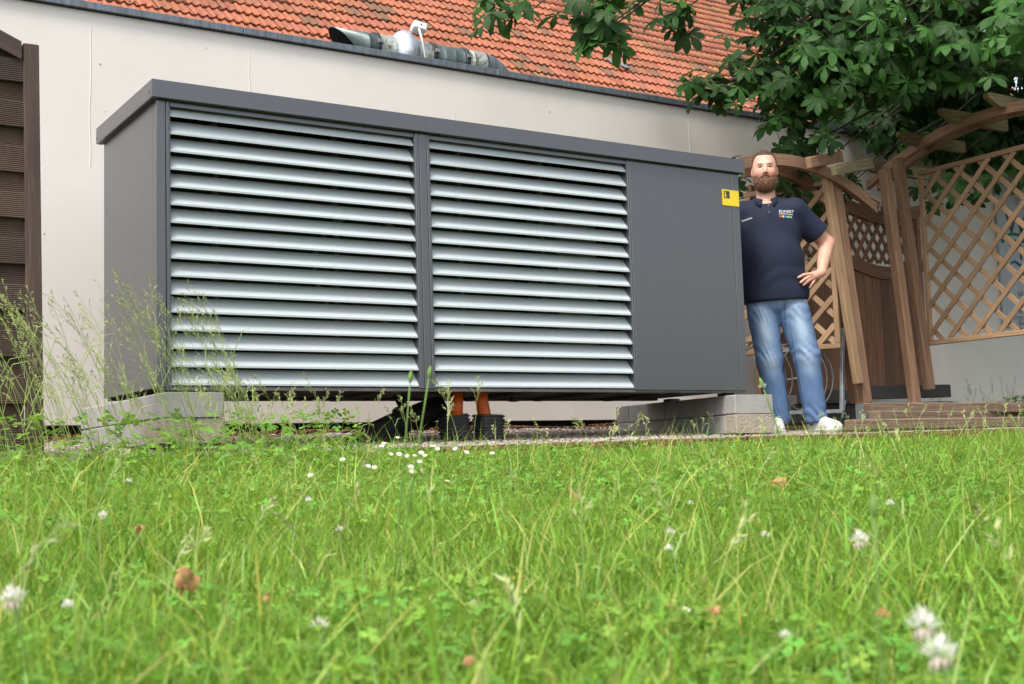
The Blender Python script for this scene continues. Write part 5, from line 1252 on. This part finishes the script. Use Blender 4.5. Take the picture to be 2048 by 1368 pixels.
bd_.disp(lambda a_, b_, c_: .0022 * np.sin(a_ * 420 + c_ * 90) * np.sin(c_ * 260 + b_ * 300) + .0015 * np.sin(a_ * 160 + 1) * np.sin(c_ * 130))
P, Q = bd_.mesh(); rb = np.random.default_rng(3); g_ = (.9 + .5 * rb.random(len(P)))[:, None]; hc = np.concatenate([g_ * np.array([[1.5, 1.25, 1.05]]), np.ones((len(P), 1))], 1)
beard = mk('beard', Lw(P), Q, M['hair'], man, smooth=True, col=hc)
# strands
def strands(Pn, n_, L, dirf, mult, name, par, seed):
    r = np.random.default_rng(seed); k = r.integers(0, len(Pn), n_); V = []; C = []
    p_ = Pn[k] + r.normal(0, .001, (n_, 3)); d = np.array([dirf(q_) for q_ in p_]) + r.normal(0, .25, (n_, 3)); d /= np.linalg.norm(d, axis=1)[:, None]
    s_ = np.cross(d, r.normal(0, 1, (n_, 3))); s_ /= np.linalg.norm(s_, axis=1)[:, None]; l_ = L * r.uniform(.5, 1.2, n_)[:, None]
    V = np.stack([p_ - s_ * .0005 - d * .002, p_ + s_ * .0005 - d * .002, p_ + d * l_], 1).reshape(-1, 3); F = np.arange(n_ * 3).reshape(-1, 3)
    g_ = r.uniform(.6, 2.0, n_)[:, None] * np.array([mult]); C = np.repeat(np.concatenate([g_, np.ones((n_, 1))], 1), 3, 0)
    tag(mk(name, Lw(V), F, M['hair'], par, col=C), kind='stuff')
strands(P[P[:, 1] < .02], 6000, .011, lambda q_: np.array([(q_[0] - HX) * 6, (q_[1] + .03) * 7 - .15, -.75]), [1.6, 1.25, 1.0], 'beard_strands', beard, 1)
hp = np.array([Lw(np.zeros((1, 3)))[0]]); 
me = hair.data; n_ = len(me.vertices); co = np.zeros(n_ * 3); me.vertices.foreach_get('co', co); co = co.reshape(-1, 3)
co = np.stack([co[:, 0] * cy_ + co[:, 1] * sy_, -co[:, 0] * sy_ + co[:, 1] * cy_, co[:, 2]], -1) / MS
strands(co[co[:, 2] > 1.76], 2600, .007, lambda q_: np.array([(q_[0] - HX) * 8, -.5, .7]), [1.3, 1.1, .95], 'hair_strands', hair, 2)
for sx_ in (-1, 1):
    ev = MB().tube([tuple(Lw([(HX + sx_ * .030, -.0795, 1.7032)])[0]), tuple(Lw([(HX + sx_ * .030, -.0868, 1.7030)])[0])], [.0066, .0046], 10).build('eye', M['blk'], man, smooth=True)
MB().tube([tuple(Lw([(HX - .015 + .005 * i, -.0925 + .003 * abs(i - 3) / 3, 1.6330 + .0012 * abs(i - 3) / 3)])[0]) for i in range(7)], .0016, 5).build('teeth', M['white'], man, smooth=True)
# --- polo shirt
s1 = SDF(np.arange(-.50, .30, .007), np.arange(-.22, .26, .007), np.arange(.80, 1.56, .007))
s1.ell((-.145, .015, 1.305), (.206, .130, .205), 0).ell((-.140, -.014, 1.09), (.208, .148, .24), .05).ell((-.124, .0, .90), (.216, .148, .21), .05)
s1.cap((-.32, .02, 1.428), (.034, .02, 1.428), .070, .070, .05).cap((-.22, .025, 1.458), (-.075, .025, 1.458), .050, .050, .035)
s1.cap((.022, .02, 1.425), (.178, .092, 1.262), .078, .082, .035).cap((-.31, .02, 1.425), (-.40, .05, 1.24), .078, .080, .035)
dr = np.array((.175, .081, -.183)); dr = dr / np.linalg.norm(dr); 
hand = s1.F.copy()
s1.disp(lambda x_, y_, z_: .0035 * np.sin(x_ * 28 + z_ * 9) * np.sin(z_ * 6 + 1) * np.clip((1.35 - z_) * 4, 0, 1) + .0030 * np.sin((z_ + x_ * .7) * 42) * np.exp(-((x_ - .04) / .09) ** 2 - ((z_ - 1.25) / .16) ** 2) + .0030 * np.sin((z_ * 1.0 - x_ * .5) * 55 + 3 * np.sin(x_ * 14)) * np.exp(-((z_ - 1.0) / .07) ** 2) + .0025 * np.clip((z_ - .84) * 8, 0, 1) * np.sin(x_ * 46 + 5 * np.sin(z_ * 5)) * np.clip((1.2 - z_) * 3, 0, 1))
s1.plane((0, 0, .842), (.03, .0, -1))
X, Y, Z = s1.a[0][:, None, None], s1.a[1][None, :, None], s1.a[2][None, None, :]
dd = (X - .168) * dr[0] + (Y - .088) * dr[1] + (Z - 1.272) * dr[2]; s1.F = np.where((X > .10) & (Z > 1.1), np.maximum(s1.F, dd), s1.F).astype(np.float32)
dd = -(Z - 1.245); s1.F = np.where(X < -.36, np.maximum(s1.F, dd), s1.F).astype(np.float32)
s1.cap((HX, -.01, 1.505), (HX, .02, 1.60), .066, .075, .006, 'sub').cap((HX + .005, -.10, 1.485), (HX + .005, -.16, 1.47), .022, .018, .008, 'sub')
P, Q = s1.mesh(); P = relax(P, Q, 1, .3); shirtP = P; shirtQ = Q
shirt = mk('polo_shirt', Lw(P), Q, M['shirt'], man, smooth=True)
bvh = BVHTree.FromPolygons([Vector(p) for p in P], [tuple(q_) for q_ in Q])
def onshirt(x_, z_, off=.0012):
    h_ = bvh.ray_cast(Vector((x_, -.6, z_)), Vector((0, 1, 0))); 
    return (x_, (h_[0].y if h_[0] is not None else -.14) - off, z_)
# collar
v = []; K = 31; rows = 4
for i in range(K):
    a_ = rad(-158) + rad(316) * i / (K - 1); fr = abs(a_) / rad(158)          # 0 at the back, 1 at the front opening
    ca, sa = math.sin(a_), math.cos(a_)
    tipf = max(0, (fr - .72) / .28)
    for j, (rr_, dz) in enumerate(((.0655, -.004), (.0690, .006), (.0760, .002), (.091 + .010 * tipf, -.026 - .022 * tipf))):
        v.append((HX + ca * rr_ * 1.02, .010 + sa * rr_ * 1.02 - (.006 * tipf if j == 3 else 0), 1.538 - .048 * fr ** 1.5 + dz))
f = [(i * rows + j, i * rows + j + 1, (i + 1) * rows + j + 1, (i + 1) * rows + j) for i in range(K - 1) for j in range(rows - 1)]
co_ = mk('collar', Lw(v), f, M['shirt'], shirt, smooth=True)
md = co_.modifiers.new('thick', 'SOLIDIFY'); md.thickness = .0025
def strip(pts, w_, name, mat, par, off=.003):
    v = []; 
    for (x_, z_) in pts:
        v += [onshirt(x_ - w_ / 2, z_, off), onshirt(x_ + w_ / 2, z_, off)]
    return mk(name, Lw(v), [(2 * i, 2 * i + 1, 2 * i + 3, 2 * i + 2) for i in range(len(pts) - 1)], mat, par, smooth=True)
strip([(HX + .004 + .001 * i, 1.475 - .012 * i) for i in range(9)], .030, 'placket', M['shirt'], shirt)
for z_ in (1.452, 1.405):
    c0 = onshirt(HX + .010, z_, .005); MB().tube([tuple(Lw([c0])[0]), tuple(Lw([(c0[0], c0[1] - .002, c0[2])])[0])], .0042, 10).build('button', M['casing'], shirt)
def shirt_text(s_, x0, z0, size, mat, rot=0, sx=1.0):
    v, f = text_arrays(s_, size); ca, sa = math.cos(rot), math.sin(rot); V = []
    for p in v: V.append(onshirt(x0 + p[0] * sx * ca - p[1] * sa, z0 + p[0] * sx * sa + p[1] * ca, .0022))
    mk('print', Lw(V), f, mat, shirt)
shirt_text('KUNERT', -.078, 1.400, .0245, M['text'], rad(-3), 1.0)
shirt_text('HAUSTECHNIK', -.078, 1.387, .0128, M['text'], rad(-4), 1.02)
shirt_text('Sebastian', -.312, 1.357, .0185, M['text'], rad(12), 1.0)
for i, c_ in enumerate((rgb(.55, .04, .07), rgb(.65, .50, .02), rgb(.05, .25, .60), rgb(.35, .50, .05), rgb(.15, .40, .60))):
    x0 = -.077 + i * .0168; z0 = 1.367 - i * .0013; v = [onshirt(x0 + a_, z0 + b_, .0024) for a_, b_ in ((0, 0), (.0125, 0), (.0125, .012), (0, .012))]
    pr_ = mk('printed_square', Lw(v), [(0, 1, 2, 3)], pal('print_%d' % i, c_), shirt)
# --- jeans
j1 = SDF(np.arange(-.40, .22, .007), np.arange(-.22, .20, .007), np.arange(.04, .96, .007))
j1.ell((-.115, .004, .855), (.196, .120, .11), 0)
j1.cap((-.205, .0, .775), (-.178, -.020, .47), .102, .083, .025).cap((-.178, -.020, .47), (-.137, .015, .10), .080, .072, .03)
j1.cap((-.016, .0, .775), (.052, -.030, .48), .104, .084, .012).cap((.052, -.030, .48), (.086, -.005, .10), .081, .073, .03)
j1.plane((0, 0, .062), (0, 0, -1)); j1.plane((0, 0, .935), (0, 0, 1))
def wr(X, Y, Z):
    d = 0
    for (cx_, cz_, ph, am) in ((-.178, .50, 0, .0055), (.052, .51, 1.5, .006), (-.14, .12, .6, .006), (.086, .12, 2.0, .006), (-.21, .76, 1, .004), (0.0, .74, 2, .004)):
        d = d + am * np.sin((Z - cz_) * 88 + (X - cx_) * 62 * (1 if ph < 1.2 else -1) + 9 * np.sin((X - cx_) * 22) + ph) * np.exp(-((X - cx_) / .09) ** 2 - ((Z - cz_) / .055) ** 2)
    return d + .002 * np.sin(X * 55 + Z * 30) * np.sin(Z * 21 + Y * 20)
j1.disp(wr); P, Q = j1.mesh(); P = relax(P, Q, 1, .3)
base = np.array([.082, .155, .30]); lite = np.array([.38, .48, .60]); x_, y_, z_ = P.T
lx = np.where(x_ < -.06, x_ - np.interp(z_, [.1, .47, .82], [-.137, -.178, -.215]), x_ - np.interp(z_, [.1, .48, .82], [.086, .052, -.005]))
front = np.clip((-y_ - .015) / .06, 0, 1)
fade = np.exp(-((lx - .0) / .045) ** 2) * (np.exp(-((z_ - .66) / .13) ** 2) + .75 * np.exp(-((z_ - .44) / .07) ** 2)) * front
fade = fade + .45 * np.clip((z_ - .74) * 8, 0, 1) * front; fade = fade * (.88 + .22 * np.sin(z_ * 150 + x_ * 90 + 4 * np.sin(x_ * 60)) * np.exp(-((z_ - .52) / .06) ** 2))
fade = np.clip(fade + .12, 0, 1)[:, None]; jc = base * (1 - fade) + lite * fade
seam = (np.abs(x_ + .072) < .004) & (z_ > .68); jc[seam] *= .55
jc = np.concatenate([jc, np.ones((len(P), 1))], 1)
jeans = mk('jeans', Lw(P), Q, M['jeans'], man, smooth=True, col=jc)
jb_ = BVHTree.FromPolygons([Vector(p) for p in P], [tuple(q_) for q_ in Q])
def onjean(x_, z_, off=.0015):
    h_ = jb_.ray_cast(Vector((x_, -.6, z_)), Vector((0, 1, 0))); return (x_, (h_[0].y if h_[0] is not None else -.08) - off, z_)
for (a_, b_) in (((-.105, .62), (-.075, .10)), ((-.040, .62), (.022, .10))):
    pts = [(a_[0] + (b_[0] - a_[0]) * t_, a_[1] + (b_[1] - a_[1]) * t_) for t_ in np.linspace(0, 1, 24)]
    v = [];
    for p in pts: v += [onjean(p[0] - .0016, p[1]), onjean(p[0] + .0016, p[1])]
    mk('inseam', Lw(v), [(2 * i, 2 * i + 1, 2 * i + 3, 2 * i + 2) for i in range(23)], pal('denim_seam', rgb(.018, .035, .085)), jeans)
# --- shoes
def shoe(heel, toe, nm):
    heel = np.array(heel); toe = np.array(toe); lo = np.minimum(heel, toe) - .09; hi = np.maximum(heel, toe) + .09
    s_ = SDF(np.arange(lo[0], hi[0], .005), np.arange(lo[1], hi[1], .005), np.arange(-.02, .15, .005)); d = toe - heel
    P_ = lambda t_, z_: tuple(heel + d * t_ + np.array([0, 0, z_]))
    s_.cap(P_(.10, .045), P_(.92, .030), .042, .036, 0).cap(P_(.12, .085), P_(.38, .075), .040, .036, .02).cap(P_(.35, .075), P_(.75, .045), .036, .034, .02).ell(P_(.82, .03), (.047, .047, .034), .02)
    s_.plane((0, 0, .0), (0, 0, -1)); s_.cap(P_(.18, .135), P_(.20, .20), .034, .04, .004, 'sub')
    P, Q = s_.mesh(); P = relax(P, Q, 1, .4); o = mk('shoe', Lw(P), Q, M['white'], man, smooth=True)
    s2 = SDF(np.arange(lo[0], hi[0], .006), np.arange(lo[1], hi[1], .006), np.arange(-.02, .05, .004)); s2.cap(P_(.10, .03), P_(.90, .03), .048, .043, 0).ell(P_(.75, .02), (.054, .054, .05), .03).plane((0, 0, -.002), (0, 0, -1)).plane((0, 0, .022), (0, 0, 1))
    P, Q = s2.mesh(); mk('sole', Lw(P), Q, M['petalw'], o)
    n_ = np.cross(d / np.linalg.norm(d), (0, 0, 1))
    for k in range(5):
        t_ = .40 + .075 * k; z_ = .112 - .0135 * k; c0 = np.array(P_(t_, z_)); v = [tuple(Lw([c0 + n_ * .022 * u_ + np.array([0, 0, -.016 * u_ * u_ + .002 * 1])])[0]) for u_ in (-1, -.5, 0, .5, 1)]
        MB().tube(v, .0028, 6).build('lace', M['petalw'], o, smooth=True)
    for sg_ in (-1, 1):
        c0 = np.array(P_(.20, .06)) + n_ * .040 * sg_; MB().tube([tuple(Lw([c0])[0]), tuple(Lw([c0 + n_ * .006 * sg_])[0])], [.019, .014], 10).build('side_patch', M['blk'], o, smooth=True)
    return o
shoe((.060, .055, 0), (.215, -.150, 0), 0); shoe((-.142, .065, 0), (-.160, -.165, 0), 1)
